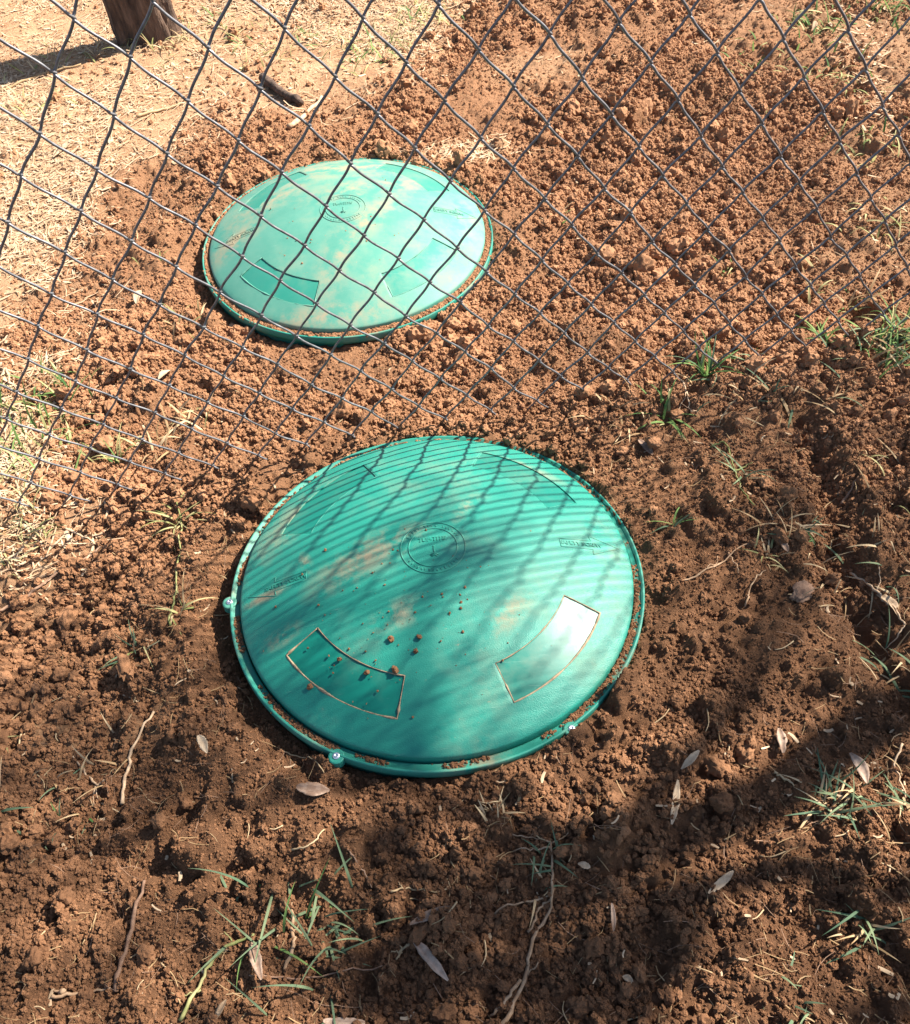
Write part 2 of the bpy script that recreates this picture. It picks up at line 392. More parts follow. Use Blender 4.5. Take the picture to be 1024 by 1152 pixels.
def H(x, y):
    x = np.asarray(x, float); y = np.asarray(y, float)
    i = np.clip(np.searchsorted(XS, x) - 1, 0, nx - 2); j = np.clip(np.searchsorted(YS, y) - 1, 0, ny - 2)
    fx = (x - XS[i]) / (XS[i + 1] - XS[i]); fy = (y - YS[j]) / (YS[j + 1] - YS[j])
    return ZZ[i, j] * (1 - fx) * (1 - fy) + ZZ[i + 1, j] * fx * (1 - fy) + ZZ[i, j + 1] * (1 - fx) * fy + ZZ[i + 1, j + 1] * fx * fy
def Hs(x, y, s=0.015):
    return float((H(x - s, y) + H(x + s, y) + H(x, y - s) + H(x, y + s) + H(x, y)) / 5)
def spot(px, py, lift=0.0):
    g = G(px, py)
    for _ in range(3): g = G(px, py, float(H(g.x, g.y)))
    g.z += lift; return g
def in_lid(x, y, r0=0.335):
    m = np.zeros(np.shape(x), bool)
    for L in (LID_A, LID_B): m |= np.hypot(x - L['c'][0], y - L['c'][1]) < r0
    return m

# ------------------------------------------------------------------ the two access lids
R_CAP, R_OUT = 0.312, 0.330
def dome_z(r):
    r = np.asarray(r, float); return 0.041 + 0.074 * (1 - np.clip(r / R_CAP, 0, 1) ** 2.05)
def lid_pt(dx, dy, lift=0.0):
    return Vector((dx, dy, float(dome_z(math.hypot(dx, dy))) + lift))
PANELS = (45.0, 135.0, -128.5, -48.5)          # centre angles of the recessed panels
def make_lid(L, label, far=False):
    t = empty('access_lid', (L['c'][0], L['c'][1], L['z']))
    nrm = Vector((-L['t'][0], -L['t'][1], 1)).normalized()
    t.rotation_mode = 'QUATERNION'; t.rotation_quaternion = nrm.to_track_quat('Z', 'Y') @ Euler((0, 0, 0)).to_quaternion()
    q = Vector((0, 0, 1)).rotation_difference(nrm); t.rotation_quaternion = q
    tag(t, label, 'lid', 'green access lids')
    mcap, mpan, mmark = (M_LIDFAR, M_PANELFAR, M_LIDFAR) if far else (M_LID, M_PANEL, M_MARK)
    # --- dome with four recessed panels
    P0, P1, HW, DEP = 0.210, 0.267, 22.0, 0.0022
    rs = sorted(set([0.0005] + list(np.linspace(0.01, 0.305, 50)) + [P0 - 0.0007, P0 + 0.0007, P1 - 0.0007, P1 + 0.0007]))
    ths = set(np.arange(-180, 180, 2.0))
    for cth in PANELS:
        for e in (-HW, HW):
            for s in (-0.2, 0.2): ths.add(((cth + e + s + 180) % 360) - 180)
    ths = sorted(ths); n = len(ths); V = []; F = []
    for r in rs:
        for th in ths:
            dep = 0
            for cth in PANELS:
                dd = abs((th - cth + 180) % 360 - 180)
                if dd < HW and P0 < r < P1: dep = DEP
            a = R(th); V.append((r * math.cos(a), r * math.sin(a), float(dome_z(r)) - dep))
    for r, z in ((0.3085, float(dome_z(0.3085)) - 0.0006), (0.3112, 0.0405), (0.312, 0.0385), (0.3122, 0.030), (0.3126, 0.022)):
        for th in ths: V.append((r * math.cos(R(th)), r * math.sin(R(th)), z))
    rows = len(V) // n
    for i in range(rows - 1):
        for k in range(n): F.append((i * n + k, (i + 1) * n + k, (i + 1) * n + (k + 1) % n, i * n + (k + 1) % n))
    F.append(tuple(range(n)))
    obj('dome', mesh('dome', V, F, mcap, True), t)
    # --- flange with raised lip, wall down into the ground
    m = MB()
    m.lathe([(0.3135, 0.0225), (0.3145, 0.0275), (0.3165, 0.0285), (0.3245, 0.0285), (0.3262, 0.0325), (0.3290, 0.0330), (R_OUT, 0.0315),
             (0.3303, 0.020), (0.329, 0.014), (0.3235, 0.013)], 144)
    m.build('flange', M_FLANGE, t)
    m = MB(); m.lathe([(0.3230, 0.0128), (0.3225, -0.02), (0.3260, -0.024), (0.3260, -0.030), (0.3225, -0.034), (0.3225, -0.16)], 120)
    m.build('riser', M_FLANGE, t)
    # --- screw ears
    for k in (() if far else (3, 4, 5)):        # the others lie under the soil
        a = R(60 * k); ex, ey = 0.3310 * math.cos(a), 0.3310 * math.sin(a)
        V = []; F = []; prof = [(0.0001, 0.0318), (0.0098, 0.0318), (0.0114, 0.0308), (0.0117, 0.017), (0.0001, 0.019)]
        for r, z in prof:
            for i in range(20): V.append((ex + r * math.cos(2 * math.pi * i / 20), ey + r * math.sin(2 * math.pi * i / 20), z))
        for j in range(4):
            for i in range(20): F.append((j * 20 + i, j * 20 + (i + 1) % 20, (j + 1) * 20 + (i + 1) % 20, (j + 1) * 20 + i))
        e = obj('screw_ear', mesh('screw_ear', V, [f[::-1] for f in F], M_FLANGE, False), t)
        V = []; F = []; prof = [(0.0054, 0.0319), (0.0054, 0.0327), (0.0042, 0.0340), (0.0016, 0.0344), (0.0012, 0.0334), (0.0001, 0.0334)]
        for r, z in prof:
            for i in range(14): V.append((ex + r * math.cos(2 * math.pi * i / 14), ey + r * math.sin(2 * math.pi * i / 14), z))
        for j in range(len(prof) - 1):
            for i in range(14): F.append((j * 14 + i, j * 14 + (i + 1) % 14, (j + 1) * 14 + (i + 1) % 14, (j + 1) * 14 + i))
        obj('screw', mesh('screw', V, F, M_STEEL, True), e)
    # --- smooth panels and their dust-caked edges
    for cth in PANELS:
        V = []; F = []; na, nr = 24, 8
        for j in range(nr + 1):
            r = P0 + 0.001 + (P1 - P0 - 0.002) * j / nr
            for i in range(na + 1):
                a = R(cth - HW + 0.3 + (2 * HW - 0.6) * i / na); V.append((r * math.cos(a), r * math.sin(a), float(dome_z(r)) - DEP + 0.0005))
        for j in range(nr):
            for i in range(na):
                a0 = j * (na + 1) + i; F.append((a0, a0 + na + 1, a0 + na + 2, a0 + 1))
        pan = obj('label_panel', mesh('label_panel', V, F, mpan, True), t)
        m = MB(); loop = []
        for i in range(33): loop.append((P0, cth - HW + 2 * HW * i / 32))
        for j in range(1, 10): loop.append((P0 + (P1 - P0) * j / 10, cth + HW))
        for i in range(33): loop.append((P1, cth + HW - 2 * HW * i / 32))
        for j in range(1, 11): loop.append((P1 - (P1 - P0) * j / 10, cth - HW))
        pts = []; rad = []
        for r, th in loop:
            pts.append(Vector((r * math.cos(R(th)), r * math.sin(R(th)), float(dome_z(r)) - 0.0004)))
            rad.append(max(0.0002, 0.0004 + 0.0016 * (0.5 + float(vnoise(np.array(r * 400 + cth), np.array(th * 0.22)))) ** 1.5 + 0.0007 * max(0, random.random() - 0.4)) * (1.25 if r > 0.24 else 0.8))
        if cth > 0: rad = [0.0007] * len(pts)
        m.tube(pts, rad, 5); m.build('panel_edge', M_DIRTLINE if cth < 0 and not far else mcap, pan)
    # --- emblem: two raised rings, ring of tiny relief marks, a small figure
    for rr in (0.0500, 0.0375):
        m = MB(); m.tube([lid_pt(rr * math.cos(2 * math.pi * i / 64), rr * math.sin(2 * math.pi * i / 64), 0.0002) for i in range(65)], 0.0011, 6)
        m.build('emblem_ring', mmark, t)
    m = MB(); rr = random.Random(5)
    for lo, hi in ((25, 155), (-150, -35)):
        th = lo
        while th < hi:
            a = R(th); u = Vector((math.cos(a), math.sin(a), 0)); v = Vector((-math.sin(a), math.cos(a), 0))
            for _ in range(2):
                o1 = lid_pt(*(u * (0.0405 + 0.002 * rr.random()) + v * rr.uniform(-.0014, .0014))[:2], 0.0003)
                o2 = lid_pt(*(u * (0.0450 + 0.002 * rr.random()) + v * rr.uniform(-.0014, .0014))[:2], 0.0003)
                m.tube([o1, o2], 0.0006, 4)
            th += 7.5 + rr.random()
            if rr.random() < 0.12: th += 6
    tag(m.build('emblem_relief', mmark, t), kind='stuff')
    m = MB()
    
    fx, fy = 0.001, -0.004
    for seg in ([(0, 0.006), (0, 0.003)], [(0, 0.002), (0, -0.008)], [(-0.006, -0.012), (0, -0.008), (0.006, -0.012)], [(-0.004, -0.0145), (0, -0.011), (0.004, -0.0145)]):
        m.tube([lid_pt(fx + a, fy + b_, 0.0003) for a, b_ in seg], 0.0013, 5)
    m.build('emblem_figure', mmark, t)
    def lettering(text, size, cx, cy, rot, name='lettering', italic=0.0):
        cu = bpy.data.curves.new('txt', 'FONT'); cu.body = text; cu.size = size; cu.align_x = 'CENTER'; cu.align_y = 'CENTER'
        cu.extrude = 0.0008; cu.resolution_u = 2; cu.shear = italic; cu.offset = 0.0002
        to = bpy.data.objects.new('txt', cu); C.objects.link(to)
        dg = bpy.context.evaluated_depsgraph_get(); tm = bpy.data.meshes.new_from_object(to.evaluated_get(dg))
        bpy.data.objects.remove(to)
        for v in tm.vertices:
            x = cx + v.co.x * math.cos(rot) - v.co.y * math.sin(rot); y = cy + v.co.x * math.sin(rot) + v.co.y * math.cos(rot)
            v.co = (x, y, float(dome_z(math.hypot(x, y))) + 0.0004 + v.co.z)
        tm.materials.clear(); tm.materials.append(mmark); tm.name = name
        return obj(name, tm, t)
    lettering('TUF-TITE', 0.0105, -0.001, 0.0150, 0.0, 'lettering', 0.2)
    # --- the two arrows pointing out to the screws
    for k in (0, 1):
        a = R(0 if k == 0 else 180) + R(1.5)
        u = Vector((math.cos(a), math.sin(a), 0)); v = Vector((-math.sin(a), math.cos(a), 0))
        out = [(0.200, 0.0085), (0.252, 0.0085), (0.250, 0.0190), (0.297, 0.0), (0.250, -0.0190), (0.252, -0.0085), (0.200, -0.0085), (0.200, 0.0085)]
        pts = []
        for i in range(len(out) - 1):
            for s in range(5):
                r = out[i][0] + (out[i + 1][0] - out[i][0]) * s / 5; w = out[i][1] + (out[i + 1][1] - out[i][1]) * s / 5
                pts.append(lid_pt(*(u * r + v * w)[:2], 0.0001))
        pts.append(pts[0])
        m = MB(); m.tube(pts, 0.0008, 5); ar = m.build('arrow_mark', mmark, t)
        c0 = u * 0.234
        lettering('SAFETY SCREW', 0.0100, c0.x, c0.y, a if k == 0 else a + math.pi)
    return t
lidA = make_lid(LID_A, 'domed green plastic access lid nearest the viewer, striped with the fence shadow')
lidB = make_lid(LID_B, 'dusty faded green access lid behind the chain-link fence', True)

# ------------------------------------------------------------------ chain-link fence
FQ = dict(bx=-0.330825, by=1.052412, yaw=0.085681, lean=-0.096248, w=0.08715, h=0.11672, k1=-0.002458, k2=0.053601)
def fence_pt(xi, yi, off=0.0):
    z0 = 7.25 * FQ['h']; u = xi * FQ['w']; v = yi * FQ['h'] + z0
    o = FQ['lean'] * (v - z0) + FQ['k1'] * u * u + FQ['k2'] * (v - z0) ** 2 + off
    d = Vector((math.cos(FQ['yaw']), math.sin(FQ['yaw']), 0)); nn = Vector((-math.sin(FQ['yaw']), math.cos(FQ['yaw']), 0))
    return Vector((FQ['bx'], FQ['by'], 0)) + u * d + o * nn + Vector((0, 0, v))
fence = empty('chain_link_fence', fence_pt(4, -7.25)); fbase = Vector(fence.location)
tag(fence, 'galvanised wire chain-link fence standing between the two green lids', 'fence')
jit = {}
def node_j(m, n):
    if (m, n) not in jit:
        r_ = random.Random(m * 1009 + n * 31); jit[(m, n)] = (r_.gauss(0, 0.014), r_.gauss(0, 0.026), r_.gauss(0, 0.0012))
    return jit[(m, n)]
RW, DW, OV = 0.00185, 0.0031, 0.014
K0, K1 = -24, 80
for k in range(K0, K1):
    ctl = []
    for n_ in range(-19, 16):
        left = (n_ - k) % 2 == 0
        m_ = k if left else k + 1
        jx, jy, jo = node_j(m_, n_)
        nxt_m = k + 1 if left else k; kx, ky, ko = node_j(nxt_m, n_ + 1)
        a = Vector((m_ / 2 + jx, -n_ / 2 + jy)); e = Vector((nxt_m / 2 + kx, -(n_ + 1) / 2 + ky))
        s = -1 if left else 1
        side = -DW if left else DW
        ctl.append(fence_pt(a.x + s * OV, a.y, jo))
        if n_ < 15:
            for tt in ((0.07, 0.18, 0.34, 0.66, 0.82, 0.93) if -12 < k < 40 and n_ > -6 else (0.1, 0.9)):
                # wires leave the knuckle steeper than the straight run
                tx = tt - 0.24 * math.sin(2 * math.pi * tt) / (2 * math.pi)
                ctl.append(fence_pt(a.x + (e.x - a.x) * tx, a.y + (e.y - a.y) * tt, jo + (ko - jo) * tt + side))
    pts = [p_ - fbase for p_ in crom(ctl, 2)]
    m = MB(); m.tube(pts, RW, 6); m.build('wire', M_WIRE, fence)
for xi in (K0 / 2 - 0.5, K1 / 2 + 0.6):
    m = MB(); a = fence_pt(xi, -7.25); a.z = -0.35; top = fence_pt(xi, 9.6)
    m.tube([a - fbase, fence_pt(xi, -6) - fbase, fence_pt(xi, -3) - fbase, fence_pt(xi, 0) - fbase, fence_pt(xi, 5) - fbase, top - fbase], 0.022, 12); m.build('post', M_WIRE, fence)
m = MB(); m.tube([fence_pt(x_, 9.45) - fbase for x_ in [float(v) for v in np.linspace(K0 / 2 - 0.5, K1 / 2 + 0.6, 30)]], 0.0022, 6); m.build('line_wire', M_WIRE, fence)

# ------------------------------------------------------------------ soil crumbs: uncountable, geometry nodes on points
def crumb_cloud(name, P, S, ROT, VAR, label):
    me = bpy.data.meshes.new(name); n = len(P)
    me.vertices.add(n); me.vertices.foreach_set('co', P.astype(np.float32).ravel())
    for nm, arr in (('scl', S), ('rot', ROT)):
        a = me.attributes.new(nm, 'FLOAT_VECTOR', 'POINT'); a.data.foreach_set('vector', arr.astype(np.float32).ravel())
    a = me.attributes.new('var', 'INT', 'POINT'); a.data.foreach_set('value', VAR.astype(np.int32))
    o = obj(name, me); tag(o, label, kind='stuff')
    ng = bpy.data.node_groups.new(name, 'GeometryNodeTree')
    ng.interface.new_socket('Geometry', in_out='INPUT', socket_type='NodeSocketGeometry')
    ng.interface.new_socket('Geometry', in_out='OUTPUT', socket_type='NodeSocketGeometry')
    gi = ng.nodes.new('NodeGroupInput'); go = ng.nodes.new('NodeGroupOutput'); L = ng.links
    def attr(nm, ty):
        x = ng.nodes.new('GeometryNodeInputNamedAttribute'); x.data_type = ty; x.inputs['Name'].default_value = nm
        return [s for s in x.outputs if s.enabled and s.name == 'Attribute'][0]
    rot, scl, var = attr('rot', 'FLOAT_VECTOR'), attr('scl', 'FLOAT_VECTOR'), attr('var', 'INT')
    e2r = ng.nodes.new('FunctionNodeEulerToRotation'); L.new(rot, e2r.inputs[0])
    join = ng.nodes.new('GeometryNodeJoinGeometry')
    for v in range(6):
        ico = ng.nodes.new('GeometryNodeMeshIcoSphere'); ico.inputs['Radius'].default_value = 1.0; ico.inputs['Subdivisions'].default_value = 3
        pos = ng.nodes.new('GeometryNodeInputPosition')
        add = ng.nodes.new('ShaderNodeVectorMath'); add.operation = 'ADD'; L.new(pos.outputs[0], add.inputs[0]); add.inputs[1].default_value = (v * 7.3, v * 3.1, 0)
        nz = ng.nodes.new('ShaderNodeTexNoise'); nz.inputs['Scale'].default_value = 1.7; nz.inputs['Detail'].default_value = 3.0; nz.inputs['Roughness'].default_value = 0.7
        L.new(add.outputs[0], nz.inputs['Vector'])
        mr = ng.nodes.new('ShaderNodeMapRange'); L.new(nz.outputs[0], mr.inputs[0]); mr.inputs[1].default_value = 0.25; mr.inputs[2].default_value = 0.75
        mr.inputs[3].default_value = 0.42; mr.inputs[4].default_value = 1.50
        sc = ng.nodes.new('ShaderNodeVectorMath'); sc.operation = 'SCALE'; L.new(pos.outputs[0], sc.inputs[0]); L.new(mr.outputs[0], sc.inputs['Scale'])
        sp = ng.nodes.new('GeometryNodeSetPosition'); L.new(ico.outputs[0], sp.inputs[0]); L.new(sc.outputs[0], sp.inputs['Position'])
        sm = ng.nodes.new('GeometryNodeSetMaterial'); sm.inputs['Material'].default_value = M_CRUMB; L.new(sp.outputs[0], sm.inputs[0])
        cmp_ = ng.nodes.new('FunctionNodeCompare'); cmp_.data_type = 'INT'; cmp_.operation = 'EQUAL'
        ia = [s for s in cmp_.inputs if s.enabled]; L.new(var, ia[0]); ia[1].default_value = v
        ip = ng.nodes.new('GeometryNodeInstanceOnPoints')
        L.new(gi.outputs[0], ip.inputs['Points']); L.new(cmp_.outputs[0], ip.inputs['Selection']); L.new(sm.outputs[0], ip.inputs['Instance'])
        L.new(e2r.outputs[0], ip.inputs['Rotation']); L.new(scl, ip.inputs['Scale'])
        L.new(ip.outputs[0], join.inputs[0])
    L.new(join.outputs[0], go.inputs[0])
    md = o.modifiers.new('crumbs', 'NODES'); md.node_group = ng
    return o
def rand_crumbs(x, y, z, rad, sink=0.12):
    n = len(x)
    S = rad[:, None] * (0.65 + 0.7 * rng.random((n, 3))); S[:, 2] *= 0.85
    P = np.stack([x, y, z + rad * (0.62 - sink)], -1)
    return P, S, rng.random((n, 3)) * 6.283, rng.integers(0, 6, n)
def frustum_points(n, ylo, yhi, pw):
    y = ylo + (yhi - ylo) * rng.random(n) ** pw
    x = (rng.random(n) * 2 - 1) * (0.62 + 0.36 * y)
    return x, y
parts = []
for ci, (n_, lo, hi, e, ylo, yhi, pw) in enumerate(((210000, 0.0010, 0.0042, 1.9, 0.08, 1.75, 1.1), (17000, 0.0035, 0.0085, 2.4, 0.08, 2.2, 1.1), (1500, 0.008, 0.018, 2.2, 0.08, 3.8, 1.0),
                                    (200000, 0.0015, 0.0053, 2.0, 1.15, 3.9, 1.15), (5500, 0.006, 0.012, 2.2, 1.2, 3.9, 1.1))):
    x, y = frustum_points(n_, ylo, yhi, pw)
    dm = dry_mask(x, y); dens = np.clip((0.68, 0.42, 0.45, 0.68, 0.45)[ci] + (1.7, 2.6, 2.6, 1.7, 2.4)[ci] * fbm(x + 31 + 13 * ci, y, 0.30, 4, 0.6) + 0.16 * sstep(1.2, 1.8, y), (0.16, 0.03, 0.03, 0.2, 0.05)[ci] + 0.2 * sstep(1.2, 1.8, y), 1.0)
    k = (rng.random(n_) > dm * 0.90) & ~in_lid(x, y, 0.333) & (rng.random(n_) < dens)
    x, y = x[k], y[k]; rad = (lo + (hi - lo) * rng.random(len(x)) ** e) * np.clip(0.95 + 1.1 * fbm(x + 77, y, 0.22, 3), 0.55, 1.5)
    parts.append(rand_crumbs(x, y, H(x, y), rad))
P, S, ROT, VAR = [np.concatenate([q[i] for q in parts]) for i in range(4)]
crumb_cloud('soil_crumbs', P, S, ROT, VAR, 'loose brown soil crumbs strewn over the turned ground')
# crumbs lying in the grooves of the lids
parts = []
for L, n_, lo, hi in ((LID_A, 4200, 0.0007, 0.0026), (LID_B, 11000, 0.0010, 0.0042)):
    th = rng.random(n_ * 3) * 2 * math.pi
    dens = 0.36 + 2.4 * vnoise(np.cos(th) * 5 + 20, np.sin(th) * 5 + 20) + 0.9 * vnoise(np.cos(th) * 17 + 50, np.sin(th) * 17 + 50)
    if L is LID_B: dens = dens + 0.8
    k = rng.random(len(th)) < dens; th = th[k][:n_]
    r = 0.3145 + np.abs(rng.normal(0, 0.0045, len(th))); r = np.clip(r, 0.3138, 0.3295)
    dx, dy = r * np.cos(th), r * np.sin(th); rad = lo + (hi - lo) * rng.random(len(th)) ** 2
    z = L['z'] + 0.0285 + L['t'][0] * dx + L['t'][1] * dy
    parts.append(rand_crumbs(dx + L['c'][0], dy + L['c'][1], z, rad, 0.2))
    n2_ = 130 if L is LID_A else 90                     # specks scattered over the dome
    dx = rng.normal(-0.03, 0.09, n2_); dy = rng.normal(-0.09, 0.08, n2_); rr_ = np.hypot(dx, dy); k = rr_ < 0.30
    dx, dy = dx[k], dy[k]; rad = 0.0005 + 0.0016 * rng.random(len(dx)) ** 3
    z = L['z'] + dome_z(np.hypot(dx, dy)) + L['t'][0] * dx + L['t'][1] * dy
    parts.append(rand_crumbs(dx + L['c'][0], dy + L['c'][1], z - 0.0003, rad, 0.1))
P, S, ROT, VAR = [np.concatenate([q[i] for q in parts]) for i in range(4)]
crumb_cloud('lid_grit', P, S, ROT, VAR, 'fine brown grit caught round the rims of the lids')

# ------------------------------------------------------------------ clods one can pick out
def clod_mesh(seed, mat):
    bm = bmesh.new(); bmesh.ops.create_icosphere(bm, subdivisions=4, radius=1.0); r_ = random.Random(seed)
    o = Vector((r_.random() * 50, r_.random() * 50, r_.random() * 50))
    from mathutils import noise as mn
    for v in bm.verts:
        d = 1 + 0.45 * mn.noise(v.co * 1.2 + o) + 0.28 * mn.noise(v.co * 2.8 + o) + 0.20 * mn.noise(v.co * 6 + o) + 0.12 * mn.noise(v.co * 13 + o); v.co = v.co * d
    me = bpy.data.meshes.new('soil_clod'); bm.to_mesh(me); bm.free(); me.shade_smooth(); me.materials.append(mat); return me
def place(px, py):
    fy = 585 - 0.235 * px - 0.00005 * px * px
    if py < fy:
        if py < 175: return 'beyond the far lid, ' + ('left part' if px < 420 else 'middle' if px < 680 else 'right part')
        if px < 235: return 'left of the far lid'
        if px < 560: return 'between the fence and the far lid'
        return 'right of the far lid, ' + ('close to it' if px < 700 else 'in the middle' if px < 860 else 'by the right edge')
    if px < 257: return 'left of the near lid, ' + ('under the fence' if py < 640 else 'beside it' if py < 800 else 'lower down' if py < 980 else 'in the bottom corner')
    if py < 560: return 'at the fence foot, ' + ('behind the near lid' if px < 780 else 'right part')
    if px > 724 and py < 840: return 'right of the near lid, ' + ('close to its rim' if px < 800 else 'further out' if px < 920 else 'by the right edge')
    return 'below the near lid, ' + ('left part' if px < 430 else 'middle' if px < 680 else 'right part') + (' near the bottom edge' if py > 1030 else '')
CL = [clod_mesh(s, M_CRUMB) for s in range(6)]
def clod(px, py, size, label=None, z=None, sx=1.0):
    g = spot(px, py) if z is None else z
    o = obj('soil_clod', random.choice(CL)); o.location = g + Vector((0, 0, size * 0.35))
    o.rotation_euler = (random.random() * 6, random.random() * 6, random.random() * 6)
    o.scale = (size * sx, size * (0.8 + 0.3 * random.random()), size * (0.65 + 0.25 * random.random()))
    return tag(o, label or ('large' if size > 0.0145 else 'small') + ' loose soil clod ' + place(px, py), 'clod', 'loose soil clods')
for px, py, s in [(612, 160, 17), (722, 305, 26), (845, 408, 13), (640, 372, 16), (385, 465, 22), (655, 445, 18), (900, 300, 17), (985, 345, 16), (560, 420, 13),
                  (805, 865, 17), (838, 850, 13), (812, 905, 15), (845, 838, 9), (838, 697, 10), (885, 560, 15), (860, 545, 11), (160, 800, 11), (195, 830, 12),
                  (210, 905, 10), (180, 925, 10), (265, 820, 10), (235, 465, 15), (90, 480, 18), (120, 500, 16), (205, 385, 14), (190, 255, 14), (300, 200, 13),
                  (345, 130, 11), (480, 135, 14), (500, 95, 15), (545, 60, 13), (620, 100, 15), (700, 130, 15), (775, 190, 14), (870, 130, 13), (820, 240, 13),
                  (655, 555, 9), (735, 575, 8), (760, 640, 9), (790, 720, 11), (760, 790, 10), (700, 860, 9), (660, 900, 9), (560, 895, 8), (470, 910, 8),
                  (860, 1000, 9), (605, 1055, 7), (430, 965, 8), (355, 985, 9), (75, 1010, 12), (40, 1080, 13), (100, 1120, 11), (70, 760, 12), (30, 800, 13), (120, 690, 12), (60, 715, 11),
                  (870, 470, 12), (920, 440, 13), (1000, 470, 13), (970, 545, 12), (700, 510, 11), (735, 500, 12), (650, 480, 14), (760, 470, 13)]:
    clod(px, py, s * 0.001)
for px, py, s, lab in [(413, 757, 4.2, 'soil crumb on the near lid just above the dark panel'), (472, 717, 4.0, 'upper of two soil crumbs on the near lid right of the brown smear'),
                       (468, 733, 3.6, 'lower of two soil crumbs on the near lid right of the brown smear'), (445, 754, 5.4, 'largest soil crumb on the near lid, beside the dark panel corner'),
                       (349, 773, 3.8, 'soil crumb lying inside the dark lower left panel of the near lid'), (440, 719, 4.6, 'soil crumb in the middle of the brown smear on the near lid'),
                       (382, 742, 3.4, 'soil crumb on the upper edge of the dark lower left panel')]:
    z = 0.1
    for _ in range(40):
        g = G(px, py, z); dx, dy = g.x - LID_A['c'][0], g.y - LID_A['c'][1]
        z = 0.6 * z + 0.4 * (float(dome_z(math.hypot(dx, dy))) + LID_A['t'][0] * dx + LID_A['t'][1] * dy)
    o = clod(px, py, s * 0.001, lab, G(px, py, z)); o.name = 'soil_crumb'; o['category'] = 'crumb'; o['group'] = 'soil crumbs on the near lid'

# ------------------------------------------------------------------ dry litter (uncountable) on the pale strip and over the soil
def ribbons(name, n, pts_fn, lens, wid, mat, label, lift=0.003, tilt=0.12):
    x, y = pts_fn(n); n = len(x)
    L_ = lens[0] + (lens[1] - lens[0]) * rng.random(n) ** 2; W = wid[0] + (wid[1] - wid[0]) * rng.random(n) ** 2
    an = rng.random(n) * 6.283; bend = rng.normal(0, 0.35, n); tl = rng.normal(0, tilt, n)
    V = np.zeros((n, 4, 3, 3)); z0 = H(x, y) + lift * (0.4 + rng.random(n))
    for i, t in enumerate((-0.5, -0.17, 0.17, 0.5)):
        aa = an + bend * t; cx = x + np.cos(an) * L_ * t - np.sin(an) * bend * L_ * t * t; cy = y + np.sin(an) * L_ * t + np.cos(an) * bend * L_ * t * t
        cz = np.maximum(z0 + tl * L_ * t, H(cx, cy) + 0.0008) + 0.004 * rng.random(n) * abs(t)
        w = W * (1 - 0.6 * abs(t))
        V[:, i, 0] = np.stack([cx - np.sin(aa) * w / 2, cy + np.cos(aa) * w / 2, cz], -1)
        V[:, i, 2] = np.stack([cx + np.sin(aa) * w / 2, cy - np.cos(aa) * w / 2, cz], -1)
        V[:, i, 1] = np.stack([cx, cy, cz + w * 0.12], -1)
    base = np.arange(n)[:, None] * 12; F = []
    for i in range(3):
        for j in range(2):
            a = i * 3 + j; F.append(np.stack([base[:, 0] + a, base[:, 0] + a + 1, base[:, 0] + a + 4, base[:, 0] + a + 3], -1))
    F = np.concatenate(F)
    me = bpy.data.meshes.new(name); me.vertices.add(n * 12); me.vertices.foreach_set('co', V.astype(np.float32).ravel())
    me.loops.add(F.size); me.loops.foreach_set('vertex_index', F.ravel().astype(np.int32))
    me.polygons.add(len(F)); me.polygons.foreach_set('loop_start', np.arange(0, F.size, 4, dtype=np.int32)); me.update(calc_edges=True)
    me.materials.append(mat); o = obj(name, me); tag(o, label, kind='stuff'); return o
def in_dry(n):
    x, y = frustum_points(n * 3, 0.7, 4.2, 0.9); x = x - 0.15
    k = (rng.random(len(x)) < dry_mask(x, y) ** 1.5 * np.clip(0.62 + 2.0 * fbm(x, y, 0.42, 4, 0.6), 0.10, 1)) & ~in_lid(x, y); return x[k][:n], y[k][:n]
def in_soil(n):
    x, y = frustum_points(n * 2, 0.1, 3.6, 1.1); k = (rng.random(len(x)) > dry_mask(x, y)) & ~in_lid(x, y) & (fbm(x, y, 0.2, 3) > -0.12); return x[k][:n], y[k][:n]
ribbons('dry_straw_litter', 34000, in_dry, (0.014, 0.07), (0.0014, 0.0048), M_LITTER, 'bleached straw and chaff covering the dry strip at the left', 0.004)
ribbons('wood_chip_litter', 9000, in_dry, (0.008, 0.026), (0.004, 0.010), M_LITTER, 'pale chips and leaf scraps on the dry strip at the left', 0.003)
ribbons('straw_scraps', 2200, in_soil, (0.010, 0.045), (0.0007, 0.0018), M_STRAW, 'fine straw scraps scattered over the brown soil', 0.003)
ribbons('leaf_scraps', 700, in_soil, (0.006, 0.020), (0.002, 0.0055), M_SCRAP, 'small pale leaf scraps scattered over the brown soil', 0.003)
ribbons('root_hairs', 1400, in_soil, (0.015, 0.05), (0.0004, 0.0009), M_TWIG, 'dark fine root hairs in the brown soil', 0.002, 0.25)

# ------------------------------------------------------------------ grass: each tuft a thing, each blade a part
def blade_mesh(seed, mat):
    r_ = random.Random(seed); n = 7; V = []; F = []; arch = r_.uniform(0.35, 1.1)
    for i in range(n + 1):
        t = i / n; w = 0.045 * (1 - t) ** 0.7 * (0.7 + 0.6 * min(1, t * 4)) + 0.001; a = arch * t * 1.1
        x = math.sin(a) / max(arch * 1.1, 0.01); z = (1 - (1 - math.cos(a))) * 0; ang = a
        cx = t * math.sin(a * 0.75 + 0.1); cz = t * math.cos(a * 0.85)
        V += [(cx, -w, cz), (cx - w * 0.35 * math.cos(ang), 0, cz - w * 0.5), (cx, w, cz)]
    for i in range(n):
        for j in (0, 1): F.append((i * 3 + j, i * 3 + j + 1, i * 3 + j + 4, i * 3 + j + 3))
    return mesh('blade', V, F, mat, True)
BL = {k: [blade_mesh(10 * i + s, m_) for s in range(5)] for i, (k, m_) in enumerate((('g', M_GRASS), ('d', M_DULLGRASS), ('y', M_YGRASS), ('s', M_STRAW)))}
